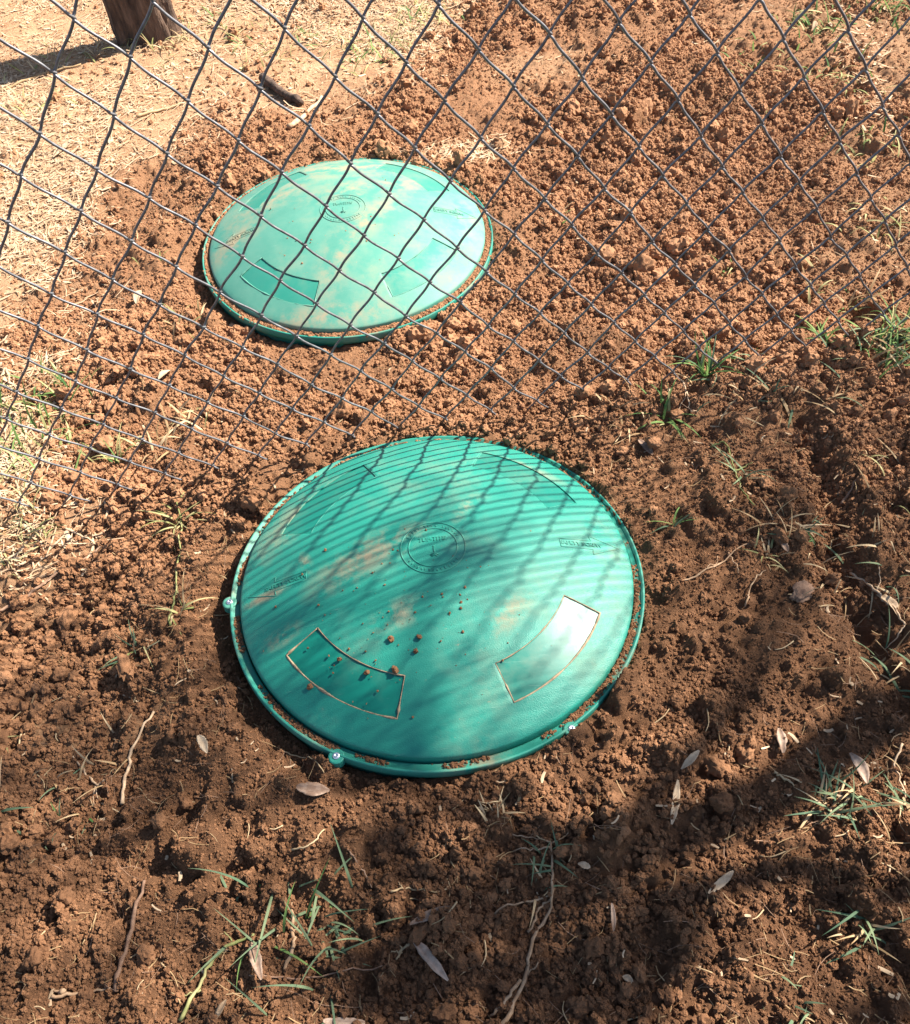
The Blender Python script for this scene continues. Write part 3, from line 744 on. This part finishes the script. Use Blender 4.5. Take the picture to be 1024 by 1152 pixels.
def tuft(px, py, n, ln, kinds, label, spread=0.02, lean=0.5, cat='grass', yaw=None, width=1.0):
    g = spot(px, py, -0.004); t = empty('grass_tuft', g); tag(t, label, cat, 'grass tufts growing through the soil')
    for i in range(n):
        o = obj('blade', random.choice(BL[random.choice(kinds)]), t)
        a = random.random() * 6.283 if yaw is None else yaw + random.gauss(0, 0.7)
        dx, dy = random.gauss(0, spread), random.gauss(0, spread)
        o.location = (dx, dy, Hs(g.x + dx, g.y + dy, 0.006) - g.z - 0.003)
        o.rotation_euler = (random.gauss(0, 0.25), lean * random.random() * 1.6, a)
        s = ln * random.uniform(0.5, 1.15); o.scale = (s, s * width * random.uniform(0.7, 1.2) * min(1.6, 0.06 / s), s)
    return t
TUFTS = [
 (330, 1035, 24, 0.066, 'dddg', 'dull green grass tuft at the bottom, below the near lid', 0.040, 1.2),
 (385, 1055, 9, 0.050, 'dd', 'small dull grass tuft right beside the bottom green tuft', 0.022, 1.1),
 (750, 465, 8, 0.055, 'ggy', 'low splayed green grass sprig just in front of the fence', 0.008, 1.0),
 (794, 422, 9, 0.075, 'ggd', 'upright grass clump standing at the fence foot', 0.006, 0.2),
 (845, 410, 5, 0.040, 'gd', 'short grass sprig at the fence foot right of the upright clump', 0.010, 0.6),
 (880, 440, 8, 0.060, 'dsd', 'flattened greyish grass in front of the fence, right of the upright clump', 0.015, 1.1),
 (925, 385, 8, 0.045, 'gg', 'small bright grass sprig left of the green patch by the fence', 0.010, 0.7),
 (985, 395, 28, 0.066, 'ggds', 'leafy green grass patch by the fence at the right edge', 0.035, 0.62),
 (1015, 380, 26, 0.065, 'ggy', 'bright grass bunch touching the right edge beside the fence', 0.020, 0.7),
 (905, 600, 9, 0.035, 'dg', 'tiny dark green grass sprig on the soil right of the near lid', 0.010, 1.0),
 (885, 590, 12, 0.045, 'ss', 'matted dry grass on the soil right of the near lid', 0.020, 1.2),
 (758, 590, 4, 0.040, 'dg', 'thin grass shoots close to the right rim of the near lid', 0.004, 0.5),
 (835, 535, 7, 0.050, 'sd', 'pale limp grass runner tuft behind the right rim of the near lid', 0.010, 1.1),
 (862, 628, 7, 0.030, 'yss', 'straw coloured stubble on the soil right of the near lid', 0.008, 0.4),
 (150, 730, 8, 0.045, 'dys', 'wilted pale green sprig on the soil left of the near lid', 0.014, 1.1),
 (200, 690, 6, 0.045, 'yys', 'wilting yellow grass shoot between fence and near lid at the left', 0.008, 0.9),
 (203, 590, 7, 0.055, 'yy', 'yellow green grass shoot under the fence at the left', 0.005, 0.4),
 (135, 520, 7, 0.055, 'yyg', 'pale grass shoot growing through the fence foot at the left', 0.006, 0.4),
 (60, 935, 5, 0.022, 'gd', 'tiny pair of green shoots near the left edge', 0.010, 1.0),
 (95, 925, 4, 0.020, 'dg', 'tiny flat green blades near the left edge', 0.006, 1.2),
 (25, 600, 16, 0.050, 'yysd', 'dry grass clump at the left edge below the fence', 0.030, 0.62),
 (30, 470, 34, 0.058, 'yygsg', 'fading grass patch behind the fence at the left edge', 0.060, 0.62),
 (60, 440, 12, 0.045, 'ygg', 'greenish grass patch behind the fence near the left edge', 0.035, 0.9),
 (15, 540, 30, 0.058, 'yysg', 'dry blond grass patch at the left edge under the fence', 0.050, 0.9),
 (70, 500, 14, 0.045, 'yyg', 'thin blond grass beside the dark clod under the fence', 0.035, 0.9),
 (410, 65, 16, 0.060, 'ggy', 'small green weed patch near the top, left of the soil', 0.050, 0.62),
 (485, 20, 18, 0.060, 'gyy', 'pale green weed patch at the top edge above the far lid', 0.050, 0.62),
 (350, 45, 18, 0.050, 'yyg', 'faded weed patch near the top right of the tree', 0.060, 0.9),
 (915, 35, 24, 0.060, 'ggyy', 'bright green grass patch at the top right', 0.045, 0.7),
 (1005, 15, 24, 0.060, 'ggy', 'bright grass patch in the top right corner', 0.060, 0.7),
 (965, 10, 14, 0.050, 'ggy', 'yellow green grass between the two top right patches', 0.050, 0.62),
 (970, 170, 14, 0.050, 'yyg', 'thin pale grass seen through the fence at the right edge', 0.050, 0.62),
 (910, 330, 8, 0.040, 'yys', 'sparse pale grass just behind the fence at the right', 0.030, 0.62),
 (960, 350, 7, 0.050, 'ysg', 'pale shoot behind the fence beside the dark hollow', 0.012, 0.6),
 (820, 305, 7, 0.030, 'gy', 'small green sprig in the middle of the soil beyond the fence', 0.015, 1.0),
 (995, 650, 9, 0.050, 'sds', 'dry tangled grass at the right edge level with the near lid', 0.020, 1.1),
 (1005, 760, 12, 0.055, 'sds', 'grey dry grass at the right edge where the shade begins', 0.020, 1.1),
 (935, 895, 16, 0.045, 'ssd', 'dry matted tuft in the broken shade at the lower right', 0.018, 0.9),
 (950, 905, 6, 0.055, 'dd', 'dark green blades beside the matted tuft at the lower right', 0.012, 0.62),
 (1005, 905, 10, 0.050, 'dds', 'loose grass blades at the right edge in the broken shade', 0.022, 0.9),
 (970, 1050, 8, 0.040, 'ds', 'small frosted looking sprig in the lower right shade', 0.010, 0.6),
 (615, 975, 8, 0.045, 'dds', 'grass shoots on the dry runner below the near lid', 0.016, 1.0),
 (560, 915, 14, 0.028, 'ss', 'tiny nest of dry grass just below the near lid', 0.012, 1.0),
 (890, 1130, 8, 0.030, 'dd', 'dark grass blades at the bottom edge in the shade', 0.020, 1.0),
 (180, 500, 9, 0.050, 'yss', 'straw stubble in front of the fence foot left of the near lid', 0.020, 0.62),
 (215, 470, 9, 0.045, 'yss', 'straw stubble behind the fence between the two lids', 0.020, 0.62),
 (205, 365, 14, 0.035, 'yss', 'dry root mat on the soil left below the far lid', 0.025, 1.0),
 (700, 470, 12, 0.040, 'sss', 'straw mat at the fence foot behind the near lid', 0.030, 1.2),
 (830, 450, 14, 0.045, 'ssd', 'matted straw in front of the fence left of the flattened grass', 0.035, 1.2),
 (940, 430, 14, 0.045, 'ssd', 'root mat below the green patch by the fence', 0.035, 1.2),
 (1000, 540, 12, 0.040, 'ssy', 'thin straw at the right edge beside the furrow top', 0.035, 1.1),
 (905, 650, 10, 0.035, 'ss', 'straw bits around the flat bark chip', 0.030, 1.2),
 (960, 610, 12, 0.035, 'ssd', 'dark fibrous roots along the furrow', 0.030, 1.2),
 (40, 620, 14, 0.050, 'ssy', 'straw heap at the left edge just under the fence end', 0.035, 1.1),
 (30, 900, 12, 0.045, 'ssd', 'matted dry stems at the left edge below the pale patch', 0.030, 1.2),
 (110, 860, 10, 0.040, 'ss', 'thin dry stems left of the upright pale stalk', 0.035, 1.2),
 (10, 830, 9, 0.040, 'yys', 'pale grass wisps on the tamped patch at the left edge', 0.020, 0.9),
 (130, 50, 26, 0.050, 'yyss', 'dry grass round the foot of the tree trunk, left side', 0.060, 0.6),
 (190, 50, 22, 0.050, 'yyss', 'dry grass round the foot of the tree trunk, right side', 0.050, 0.6),
 (60, 75, 24, 0.050, 'yyss', 'dry grass standing in the tree shadow', 0.080, 0.6),
 (250, 30, 26, 0.050, 'yysg', 'dry grass patch right of the tree trunk', 0.090, 0.62),
 (300, 70, 24, 0.045, 'yys', 'dry grass patch above the dark stick', 0.080, 0.9),
 (440, 45, 20, 0.050, 'yyg', 'yellowish weeds between the two green weed patches at the top', 0.060, 0.62),
 (20, 130, 22, 0.045, 'yys', 'dry grass near the left edge below the tree shadow', 0.090, 0.62),
 (850, 70, 14, 0.045, 'yyg', 'pale grass left of the top right green patch', 0.050, 0.62),
 (940, 90, 18, 0.045, 'yyg', 'pale grass below the top right green patch', 0.060, 0.62),
 (1000, 250, 16, 0.045, 'yys', 'pale grass by the right edge beyond the fence', 0.060, 0.62),
 (640, 245, 7, 0.030, 'ssg', 'tiny weed sprig right of the far lid', 0.020, 1.0),
 (160, 280, 6, 0.030, 'yss', 'wilted leaves left of the far lid', 0.025, 1.1),
 (345, 378, 8, 0.035, 'ygs', 'wilted sprig at the foot of the far lid', 0.015, 0.62),
 (180, 292, 3, 0.035, 'g', 'single bright green leaf left of the far lid', 0.005, 1.2)]
for tf in TUFTS:
    tuft(tf[0], tf[1], int(tf[2] * 2.0), tf[3] * 1.35, *tf[4:6], tf[6], tf[7], width=0.62 if tf[1] > 500 else 0.85)

# ------------------------------------------------------------------ leaves, twigs, straws
def leaf_mesh(seed, mat, asp=0.17):
    r_ = random.Random(seed); n = 12; V = []; F = []; curl = r_.uniform(-0.10, 0.14); twist = r_.uniform(-0.25, 0.25); bendy = r_.uniform(-0.08, 0.08)
    for s in (1, -1):
        for i in range(n + 1):
            t = i / n; w = asp * 0.5 * (math.sin(math.pi * min(1, t * 0.93 + 0.04)) ** 0.75) * (1 - 0.30 * r_.random() ** 2) + 0.003
            x = t - 0.5; zc = curl * math.sin(math.pi * t) + (0.004 * s); yc = bendy * math.sin(math.pi * t)
            for j in (-1, -0.5, 0, 0.5, 1):
                V.append((x, yc + w * j, zc + w * 0.55 * abs(j) + twist * w * j * (t - 0.5) * 3))
    k = (n + 1) * 5
    for i in range(n):
        for j in range(4):
            a = i * 5 + j; F.append((a, a + 5, a + 6, a + 1)); a += k; F.append((a, a + 1, a + 6, a + 5))
        for j in (0, 4):
            a = i * 5 + j; F.append((a, a + k, a + k + 5, a + 5) if j == 0 else (a, a + 5, a + k + 5, a + k))
    return mesh('dead_leaf', V, F, mat, True)
def leaf(p0, p1, label, mat=None, asp=0.17, seed=0, lift=0.008):
    a, e = spot(*p0), spot(*p1); d = e - a
    o = obj('dead_leaf', leaf_mesh(seed, mat or M_LEAF, asp)); o.location = (a + e) / 2 + Vector((0, 0, lift))
    ln = d.length; o.scale = (ln, ln, ln)
    o.rotation_euler = (random.uniform(-.25, .25), -math.atan2(d.z, math.hypot(d.x, d.y)), math.atan2(d.y, d.x))
    tag(o, label, 'leaf', 'dead leaves on the soil')
for i, (p0, p1, lab, mt, asp) in enumerate([
    ((465, 1056), (505, 1105), 'long grey leaf pointing down right near the bottom edge', M_LEAF, 0.20),
    ((462, 1042), (512, 1023), 'greyish leaf lying level just above the long grey leaf', M_LEAF, 0.20),
    ((766, 868), (786, 847), 'pale leaf at the shade edge right below the near lid', M_PALELEAF, 0.30),
    ((755, 930), (762, 880), 'narrow upright leaf below the pale leaf at the shade edge', M_PALELEAF, 0.17),
    ((796, 1007), (824, 982), 'pale narrow leaf on the lit patch at the lower right', M_PALELEAF, 0.22),
    ((225, 830), (235, 850), 'small white leaf left below the near lid', M_PALELEAF, 0.40),
    ((286, 1062), (296, 1104), 'brown leaf beside the bottom grass tuft', M_LEAF, 0.25),
    ((245, 1148), (257, 1126), 'short pale leaf at the bottom edge left of centre', M_PALELEAF, 0.38),
    ((365, 1150), (412, 1152), 'grey leaf cut by the bottom edge', M_LEAF, 0.30),
    ((335, 888), (372, 892), 'rusty leaf scrap just below the near lid rim', M_LEAF, 0.45),
    ((875, 822), (880, 850), 'brown curled leaf at the top of the shade band', M_LEAF, 0.40),
    ((955, 850), (974, 884), 'tan leaf in the broken shade at the right', M_LEAF, 0.34),
    ((688, 1018), (690, 1050), 'grey leaf sliver in the shade right of the dry runner', M_LEAF, 0.20),
    ((718, 498), (734, 515), 'grey leaf scrap behind the right rim of the near lid', M_LEAF, 0.35),
    ((876, 608), (886, 624), 'dry leaf scrap right of the matted grass', M_LEAF, 0.40),
    ((985, 672), (1010, 700), 'shrivelled pale leaf at the right edge', M_PALELEAF, 0.35),
    ((884, 107), (898, 100), 'white leaf beyond the fence at the upper right', M_PALELEAF, 0.55),
    ((155, 345), (160, 330), 'small pale leaf beyond the fence left of the far lid', M_PALELEAF, 0.50),
    ((62, 180), (82, 160), 'bright pale leaf on the dry strip near the left edge', M_PALELEAF, 0.35),
    ((914, 38), (917, 27), 'upright pale leaf in the top right grass', M_PALELEAF, 0.35),
    ((926, 31), (935, 33), 'white flat leaf in the top right grass', M_PALELEAF, 0.40),
    ((260, 368), (272, 378), 'pale leaf at the left foot of the far lid', M_PALELEAF, 0.45),
    ((180, 430), (195, 420), 'tan leaf scrap between the fence and the far lid', M_PALELEAF, 0.5),
    ((700, 1100), (712, 1108), 'white scrap of leaf at the bottom right of the dry runner', M_PALELEAF, 0.6),
    ((650, 974), (664, 978), 'small white leaf scrap right of the dry runner', M_PALELEAF, 0.6)]):
    leaf(p0, p1, lab, mt, asp, i)

def twig(name, pts, r0, r1, label, mat, group=None, cat='twig', branches=(), wob=0.0009, lift=0.9):
    P = []
    for q in pts: P.append(spot(*q))
    P = crom(P, 6); g = P[0].copy(); m = MB()
    r_ = random.Random(len(pts) * 31 + int(pts[0][0]))
    def drape(P, ra, rb):
        out = []; rad = []
        for i, p in enumerate(P):
            t = i / max(1, len(P) - 1); r = (ra + (rb - ra) * t) * r_.uniform(0.85, 1.2)
            z = max(Hs(p.x, p.y, 0.012), float(H(p.x, p.y)) - 0.3 * r) + r * lift + 0.0025
            out.append(Vector((p.x + r_.gauss(0, wob), p.y + r_.gauss(0, wob), z + r_.gauss(0, wob * 0.5))) - g); rad.append(r)
        m.tube(out, rad, 7)
    drape(P, r0, r1)
    for b_, ra, rb in branches: drape(crom([spot(*q) for q in b_], 5), ra, rb)
    o = m.build(name, mat); o.location = g
    tag(o, label, cat, group or 'twigs and roots on the soil'); return o
twig('twig', [(133, 1118), (140, 1080), (152, 1030), (163, 992)], 0.0034, 0.0022, 'straight brown stick near the bottom left corner', M_TWIG)
twig('twig', [(139, 905), (144, 870), (150, 845), (174, 803)], 0.0026, 0.0018, 'thin pale stalk lying upright left of the near lid', M_PALETWIG)
twig('twig', [(84, 852), (95, 868), (109, 884)], 0.0014, 0.0018, 'short pale stalk with frayed end near the left edge', M_PALETWIG, branches=[([(109, 884), (104, 905)], .0012, .0005), ([(109, 884), (112, 902)], .0012, .0005), ([(109, 884), (118, 880)], .0016, .0012)])
twig('dry_runner', [(565, 1155), (590, 1105), (600, 1060), (620, 1020), (621, 985), (620, 950)], 0.0026, 0.0016, 'long dry grass runner curving up from the bottom edge', M_PALETWIG, 'dry runners', 'runner',
     branches=[([(553, 1145), (570, 1125), (585, 1102)], .0016, .0022), ([(596, 1050), (605, 1025), (619, 1012)], .0016, .0014), ([(555, 1030), (585, 1018), (618, 1008)], .0015, .0010), ([(620, 955), (600, 958), (578, 958)], .0014, .0008),
               ([(620, 950), (600, 945), (576, 940)], .0012, .0008), ([(620, 950), (640, 940)], .0012, .0006), ([(593, 1096), (605, 1085), (608, 1075)], .0012, .0006)])
twig('dry_runner', [(205, 1150), (228, 1105), (250, 1070), (288, 1052)], 0.0024, 0.0018, 'green tinged runner stem leading up to the bottom grass tuft', M_YGRASS, 'dry runners', 'runner',
     branches=[([(228, 1115), (212, 1120), (200, 1120)], .0014, .0006), ([(262, 1060), (255, 1050)], .0012, .0006)])
twig('twig', [(278, 1098), (320, 1102), (370, 1098), (430, 1087)], 0.0012, 0.0009, 'thin reddish root lying level under the bottom grass tuft', M_TWIG)
twig('twig', [(330, 1045), (332, 1060), (321, 1092)], 0.0020, 0.0026, 'short pale root hanging from the bottom grass tuft', M_PALETWIG, branches=[([(330, 1040), (328, 1015)], .0024, .001), ([(331, 1050), (340, 1040)], .0012, .0006)])
twig('twig', [(0, 690), (30, 675), (60, 655), (95, 630), (118, 612)], 0.0028, 0.0020, 'long brown stick pointing to the fence foot at the left edge', M_TWIG)
twig('twig', [(75, 596), (90, 604), (106, 611)], 0.0026, 0.0016, 'short stubby stick just under the fence at the left', M_PALETWIG)
twig('stick', [(297, 92), (312, 104), (330, 115), (340, 120)], 0.013, 0.010, 'dark weathered stick lying above the far lid', M_BARK, None, 'stick')
twig('stick', [(326, 146), (345, 130), (366, 112)], 0.007, 0.004, 'pale split stick beside the dark stick above the far lid', M_PALETWIG, None, 'stick')
twig('twig', [(0, 104), (40, 88), (92, 74)], 0.0040, 0.0022, 'long pale stalk on the dry strip at the top left', M_STRAW)
twig('twig', [(155, 133), (180, 126), (208, 117)], 0.0040, 0.0022, 'pale stalk on the dry strip behind the fence', M_STRAW)
twig('twig', [(768, 655), (800, 640), (830, 618), (850, 610)], 0.0016, 0.0010, 'thin tangled root right of the near lid', M_PALETWIG, branches=[([(820, 622), (828, 635), (830, 646)], .0012, .0007), ([(795, 640), (805, 636), (808, 628)], .0009, .0005)])
twig('twig', [(838, 683), (843, 665), (852, 650), (862, 642)], 0.0013, 0.0009, 'fine upright root below the dry stubble right of the near lid', M_PALETWIG)
twig('twig', [(956, 648), (975, 660), (990, 675), (1000, 690), (1018, 705)], 0.0022, 0.0016, 'branching root in the furrow at the right edge', M_PALETWIG, branches=[([(985, 668), (992, 650), (988, 634)], .0014, .0008), ([(1016, 705), (1008, 720), (995, 732)], .0016, .0008)])
twig('twig', [(932, 622), (935, 612), (944, 606)], 0.0014, 0.0010, 'small hooked root in the furrow right of the near lid', M_STRAW)
twig('twig', [(945, 570), (957, 552), (966, 535)], 0.0022, 0.0012, 'grey stick standing in the furrow at the right', M_TWIG)
twig('dry_runner', [(800, 505), (815, 500), (825, 530), (835, 555), (848, 570)], 0.0016, 0.0013, 'pale grass runner behind the right rim of the near lid', M_YGRASS, 'dry runners', 'runner', branches=[([(826, 533), (836, 528), (846, 522)], .0016, .0006)])
twig('twig', [(765, 430), (772, 445), (776, 460), (785, 465)], 0.0016, 0.0009, 'pale forked root at the fence foot beside the upright clump', M_PALETWIG, branches=[([(772, 445), (768, 456), (758, 462)], .0013, .0006), ([(768, 438), (775, 425)], .0012, .0006)])
twig('dry_runner', [(190, 705), (197, 680), (201, 640), (204, 575), (207, 555)], 0.0016, 0.0012, 'thin wilted runner standing between the fence and the near lid', M_YGRASS, 'dry runners', 'runner')
twig('twig', [(103, 670), (106, 685), (101, 696)], 0.0014, 0.0010, 'small pale hooked straw left of the near lid', M_STRAW)
twig('twig', [(318, 847), (348, 853), (366, 870)], 0.0011, 0.0008, 'fine straw lying against the lower left rim of the near lid', M_STRAW)
twig('twig', [(330, 957), (350, 951), (366, 935)], 0.0013, 0.0009, 'thin pale straw below the near lid, left of centre', M_STRAW)
twig('twig', [(383, 950), (398, 965), (412, 985), (420, 1002)], 0.0013, 0.0009, 'thin brown root slanting down below the near lid', M_TWIG)
twig('twig', [(1015, 838), (1005, 862), (1012, 880), (1018, 900)], 0.0016, 0.0010, 'pale bent root at the right edge in the broken shade', M_PALETWIG)
twig('twig', [(870, 870), (882, 878), (894, 885)], 0.0018, 0.0010, 'short pale straw at the edge of the matted tuft', M_STRAW)
twig('twig', [(60, 1122), (95, 1118), (128, 1112)], 0.0022, 0.0014, 'pale stalk near the bottom left corner', M_PALETWIG, branches=[([(75, 1118), (62, 1116)], .004, .001)])
twig('twig', [(440, 1005), (460, 1000), (490, 1004), (508, 998)], 0.0014, 0.0008, 'pale rootlet below the near lid in the centre', M_STRAW, branches=[([(478, 1003), (482, 992)], .001, .0005), ([(455, 1001), (448, 994)], .001, .0005)])
twig('twig', [(462, 1062), (452, 1070), (447, 1080)], 0.0018, 0.0012, 'small white rootlet beside the long grey leaf', M_STRAW, branches=[([(455, 1067), (443, 1060)], .001, .0005), ([(452, 1072), (440, 1072)], .001, .0005)])
# a piece of bark
o = obj('bark_chip', clod_mesh(44, M_TWIG)); g = spot(902, 668); o.location = g + Vector((0, 0, 0.008)); o.scale = (0.019, 0.014, 0.006); o.rotation_euler = (0.2, -0.1, 0.5)
tag(o, 'flat brown bark chip on the soil right of the near lid', 'bark')
# countable straws on the soil
SM = []
for s in range(5):
    m = MB(); r_ = random.Random(s); k = r_.uniform(-.2, .2)
    m.tube(crom([(-0.5, 0, 0), (-0.17, k * 0.4, 0.02), (0.17, k * 0.5, 0.02), (0.5, -k * 0.2, 0)], 3), [0.03] * 3 + [0.026] * 3 + [0.02] * 4, 5)
    SM.append(mesh('dry_straw', m.V, m.F, M_STRAW, True))
cnt = 0
while cnt < 56:
    px, py = random.uniform(0, 1024), random.uniform(420, 1152); g = spot(px, py)
    if in_lid(np.array([g.x]), np.array([g.y]), 0.34)[0]: continue
    o = obj('dry_straw', random.choice(SM)); s = random.uniform(0.016, 0.045); o.location = g + Vector((0, 0, 0.003)); o.scale = (s, 0.035, 0.035)
    o.rotation_euler = (0, random.gauss(0, 0.15), random.random() * 6.28)
    tag(o, ('long' if s > 0.03 else 'short') + ' pale straw ' + place(px, py), 'straw', 'loose straws on the soil'); cnt += 1

# ------------------------------------------------------------------ trees
def trunk_mesh(m, path, radii, n=28, rough=0.12, seed=0, flat=1.0):
    from mathutils import noise as mn
    V = []; F = []
    for i, (p_, r) in enumerate(zip(path, radii)):
        for k in range(n):
            a = 2 * math.pi * k / n; d = Vector((math.cos(a), math.sin(a), 0))
            gr = 0.45 * math.exp(-(((a - 4.45 - 0.25 * math.sin(p_.z * 5)) / 0.20) ** 2)) * min(1, max(0, (p_.z - 0.05) * 8)) if flat < 1 else 0
            q = 1 - gr + rough * mn.noise(Vector((d.x * 1.6 + seed, d.y * 1.6, p_.z * 1.5))) * 2 + rough * 0.8 * mn.noise(Vector((d.x * 5, d.y * 5 + seed, p_.z * 5))) + rough * 0.6 * mn.noise(Vector((d.x * 12, d.y * 12 + seed, p_.z * 16)))
            V.append(p_ + Vector((d.x, d.y * flat, 0)) * r * q)
    for i in range(len(path) - 1):
        for k in range(n): F.append((i * n + k, i * n + (k + 1) % n, (i + 1) * n + (k + 1) % n, (i + 1) * n + k))
    F.append(tuple((len(path) - 1) * n + k for k in range(n))); m.add(V, F)
def leaf_cloud(name, centres, n, size, parent, base, mat=M_TREELEAF):
    V = []; F = []
    for c_, rad, cnt in centres:
        for _ in range(int(cnt * n)):
            d = Vector((random.gauss(0, 1), random.gauss(0, 1), random.gauss(0, 0.8))) * rad * 0.5 + c_ - base
            u = Vector((random.gauss(0, 1), random.gauss(0, 1), random.gauss(-0.8, 0.6))).normalized(); w = u.orthogonal().normalized()
            w = (w * math.cos(random.random() * 6) + u.cross(w) * math.sin(random.random() * 6)).normalized()
            s = size * random.uniform(0.6, 1.3); k = len(V)
            V += [d, d + u * s * 0.5 + w * s * 0.16, d + u * s, d + u * s * 0.5 - w * s * 0.16]; F.append((k, k + 1, k + 2, k + 3))
    return obj(name, mesh(name, V, F, mat), parent)
# the tree whose foot shows at the top left: leaning trunk, hollow in the bark
tb = spot(168, 44); tb.z = float(H(tb.x, tb.y)) - 0.03
tree = empty('tree', tb); tag(tree, 'foot of a brown tree trunk in the dry grass at the top left', 'tree')
m = MB(); path = []; rad = []
for i in range(91):
    z = i / 90 * 3.0; path.append(Vector((-0.10 * z + 0.02 * math.sin(z * 3), 0.03 * z, z))); rad.append(0.112 * (1 + 0.30 * math.exp(-((z - 0.42) / 0.16) ** 2) + 0.12 * math.exp(-z / 0.05)) * (1 - 0.12 * z))
trunk_mesh(m, path, rad, 72, 0.19, 3.0, 0.42); trunk = m.build('trunk', M_BARK, tree)
tops = []
for k in range(6):
    a = k * 1.05 + 0.4; top = path[-1]; e = top + Vector((math.cos(a) * 0.8, math.sin(a) * 0.8, 0.8 + 0.3 * random.random()))
    m = MB(); m.tube(crom([path[-12], top + (e - top) * 0.4 + Vector((0, 0, 0.1)), e], 5), [0.06 - 0.045 * i / 10 for i in range(11)], 8); m.build('limb', M_BARK, tree); tops.append((e + tb, 0.8, 1))
leaf_cloud('crown', tops + [(path[-1] + tb + Vector((0, 0, 1.1)), 1.0, 1.5)], 900, 0.11, tree, tb)

# the tree standing outside the picture on the right, whose shade falls across the lower right
def caster(px, py, h):
    g = G(px, py); return g + SUN * (h / SUN.z)
sb = Vector((0.64, 0.575, 0)) + Vector((SUN.x, SUN.y, 0)) / math.hypot(SUN.x, SUN.y) * 2.15; sb.z = -0.05
st = empty('tree', sb); tag(st, 'tree outside the right edge that shades the lower right', 'tree')
m = MB(); top = caster(600, 1010, 2.75); pa = [sb, sb + Vector((0.0, 0.01, 0.6)), caster(1060, 770, 1.62 + 0.35), caster(850, 905, 2.30), top]
trp = crom(pa, 6); m.tube([q - sb for q in trp], [0.050 - 0.020 * i / (len(trp) - 1) for i in range(len(trp))], 12); m.build('trunk', M_BARK, st)
def limb(pts, r0, r1):
    P = crom(pts, 6); m = MB(); m.tube([q - sb for q in P], [r0 + (r1 - r0) * i / (len(P) - 1) for i in range(len(P))], 8); m.build('limb', M_BARK, st)
limb([trp[8], caster(1060, 975, 2.2), caster(900, 980, 2.4), caster(780, 1010, 2.5), caster(640, 1090, 2.6), caster(400, 1120, 2.8)], 0.022, 0.014)
limb([trp[-3], caster(480, 1050, 3.0), caster(380, 1090, 3.2)], 0.03, 0.01)
limb([trp[-1], caster(470, 930, 3.3), caster(400, 800, 3.7), caster(440, 690, 4.0)], 0.014, 0.005)
limb([trp[-2], caster(840, 760, 4.4), caster(880, 600, 5.2), caster(860, 480, 5.8)], 0.026, 0.008)
limb([trp[-2], caster(420, 900, 4.6), caster(260, 820, 5.2), caster(130, 880, 5.6)], 0.020, 0.006)
cl = []
for px, py, h, rad, c_ in [(880, 500, 5.6, 0.26, 0.36), (820, 620, 5.2, 0.22, 0.30), (950, 640, 5.2, 0.24, 0.34), (760, 470, 5.8, 0.16, 0.16), (980, 480, 5.6, 0.2, 0.2), (760, 330, 6.2, 0.3, 0.22), (930, 250, 6.4, 0.4, 0.34), (700, 200, 6.6, 0.4, 0.26),
                            (850, 130, 6.8, 0.5, 0.3), (410, 700, 5.2, 0.14, 0.16), (330, 740, 5.2, 0.12, 0.10), (150, 830, 5.4, 0.28, 0.34), (60, 730, 5.6, 0.2, 0.18), (230, 960, 5.0, 0.25, 0.26), (80, 1040, 5.0, 0.25, 0.26), (560, 880, 4.8, 0.10, 0.05)]:
    cl.append((caster(px, py, h), rad, c_))
for px, py, h, rad, c_ in [(500, 1100, 2.7, 0.18, 1.0), (620, 1120, 2.7, 0.18, 1.1), (690, 1080, 2.6, 0.06, 0.3), (990, 1120, 2.5, 0.07, 0.2), (1020, 850, 2.2, 0.06, 0.15), (560, 1040, 2.7, 0.08, 0.25), (400, 1100, 2.9, 0.15, 0.5), (150, 1060, 3.6, 0.3, 0.25),
                            (430, 700, 3.9, 0.09, 0.12), (330, 930, 3.7, 0.2, 0.15), (70, 900, 3.8, 0.3, 0.25)]:
    cl.append((caster(px, py, h), rad * 0.9, c_))
leaf_cloud('crown', cl, 130, 0.075, st, sb)

# things of one label get their order from left to right added
ORD = ('leftmost', 'second from left', 'third from left', 'fourth from left', 'fifth from left', 'sixth from left', 'seventh from left', 'eighth from left')
by = {}
for o in C.objects:
    if o.get('group') in ('loose soil clods', 'loose straws on the soil'): by.setdefault(o['label'], []).append(o)
for lab, os_ in by.items():
    if len(os_) < 2: continue
    def sx(o):
        d = o.location - Vector((0, 0, CAM_H)); return d.dot(RIGHT) / d.dot(FWD)
    for i, o in enumerate(sorted(os_, key=sx)): o['label'] = lab + ', ' + ORD[min(i, len(ORD) - 1)]
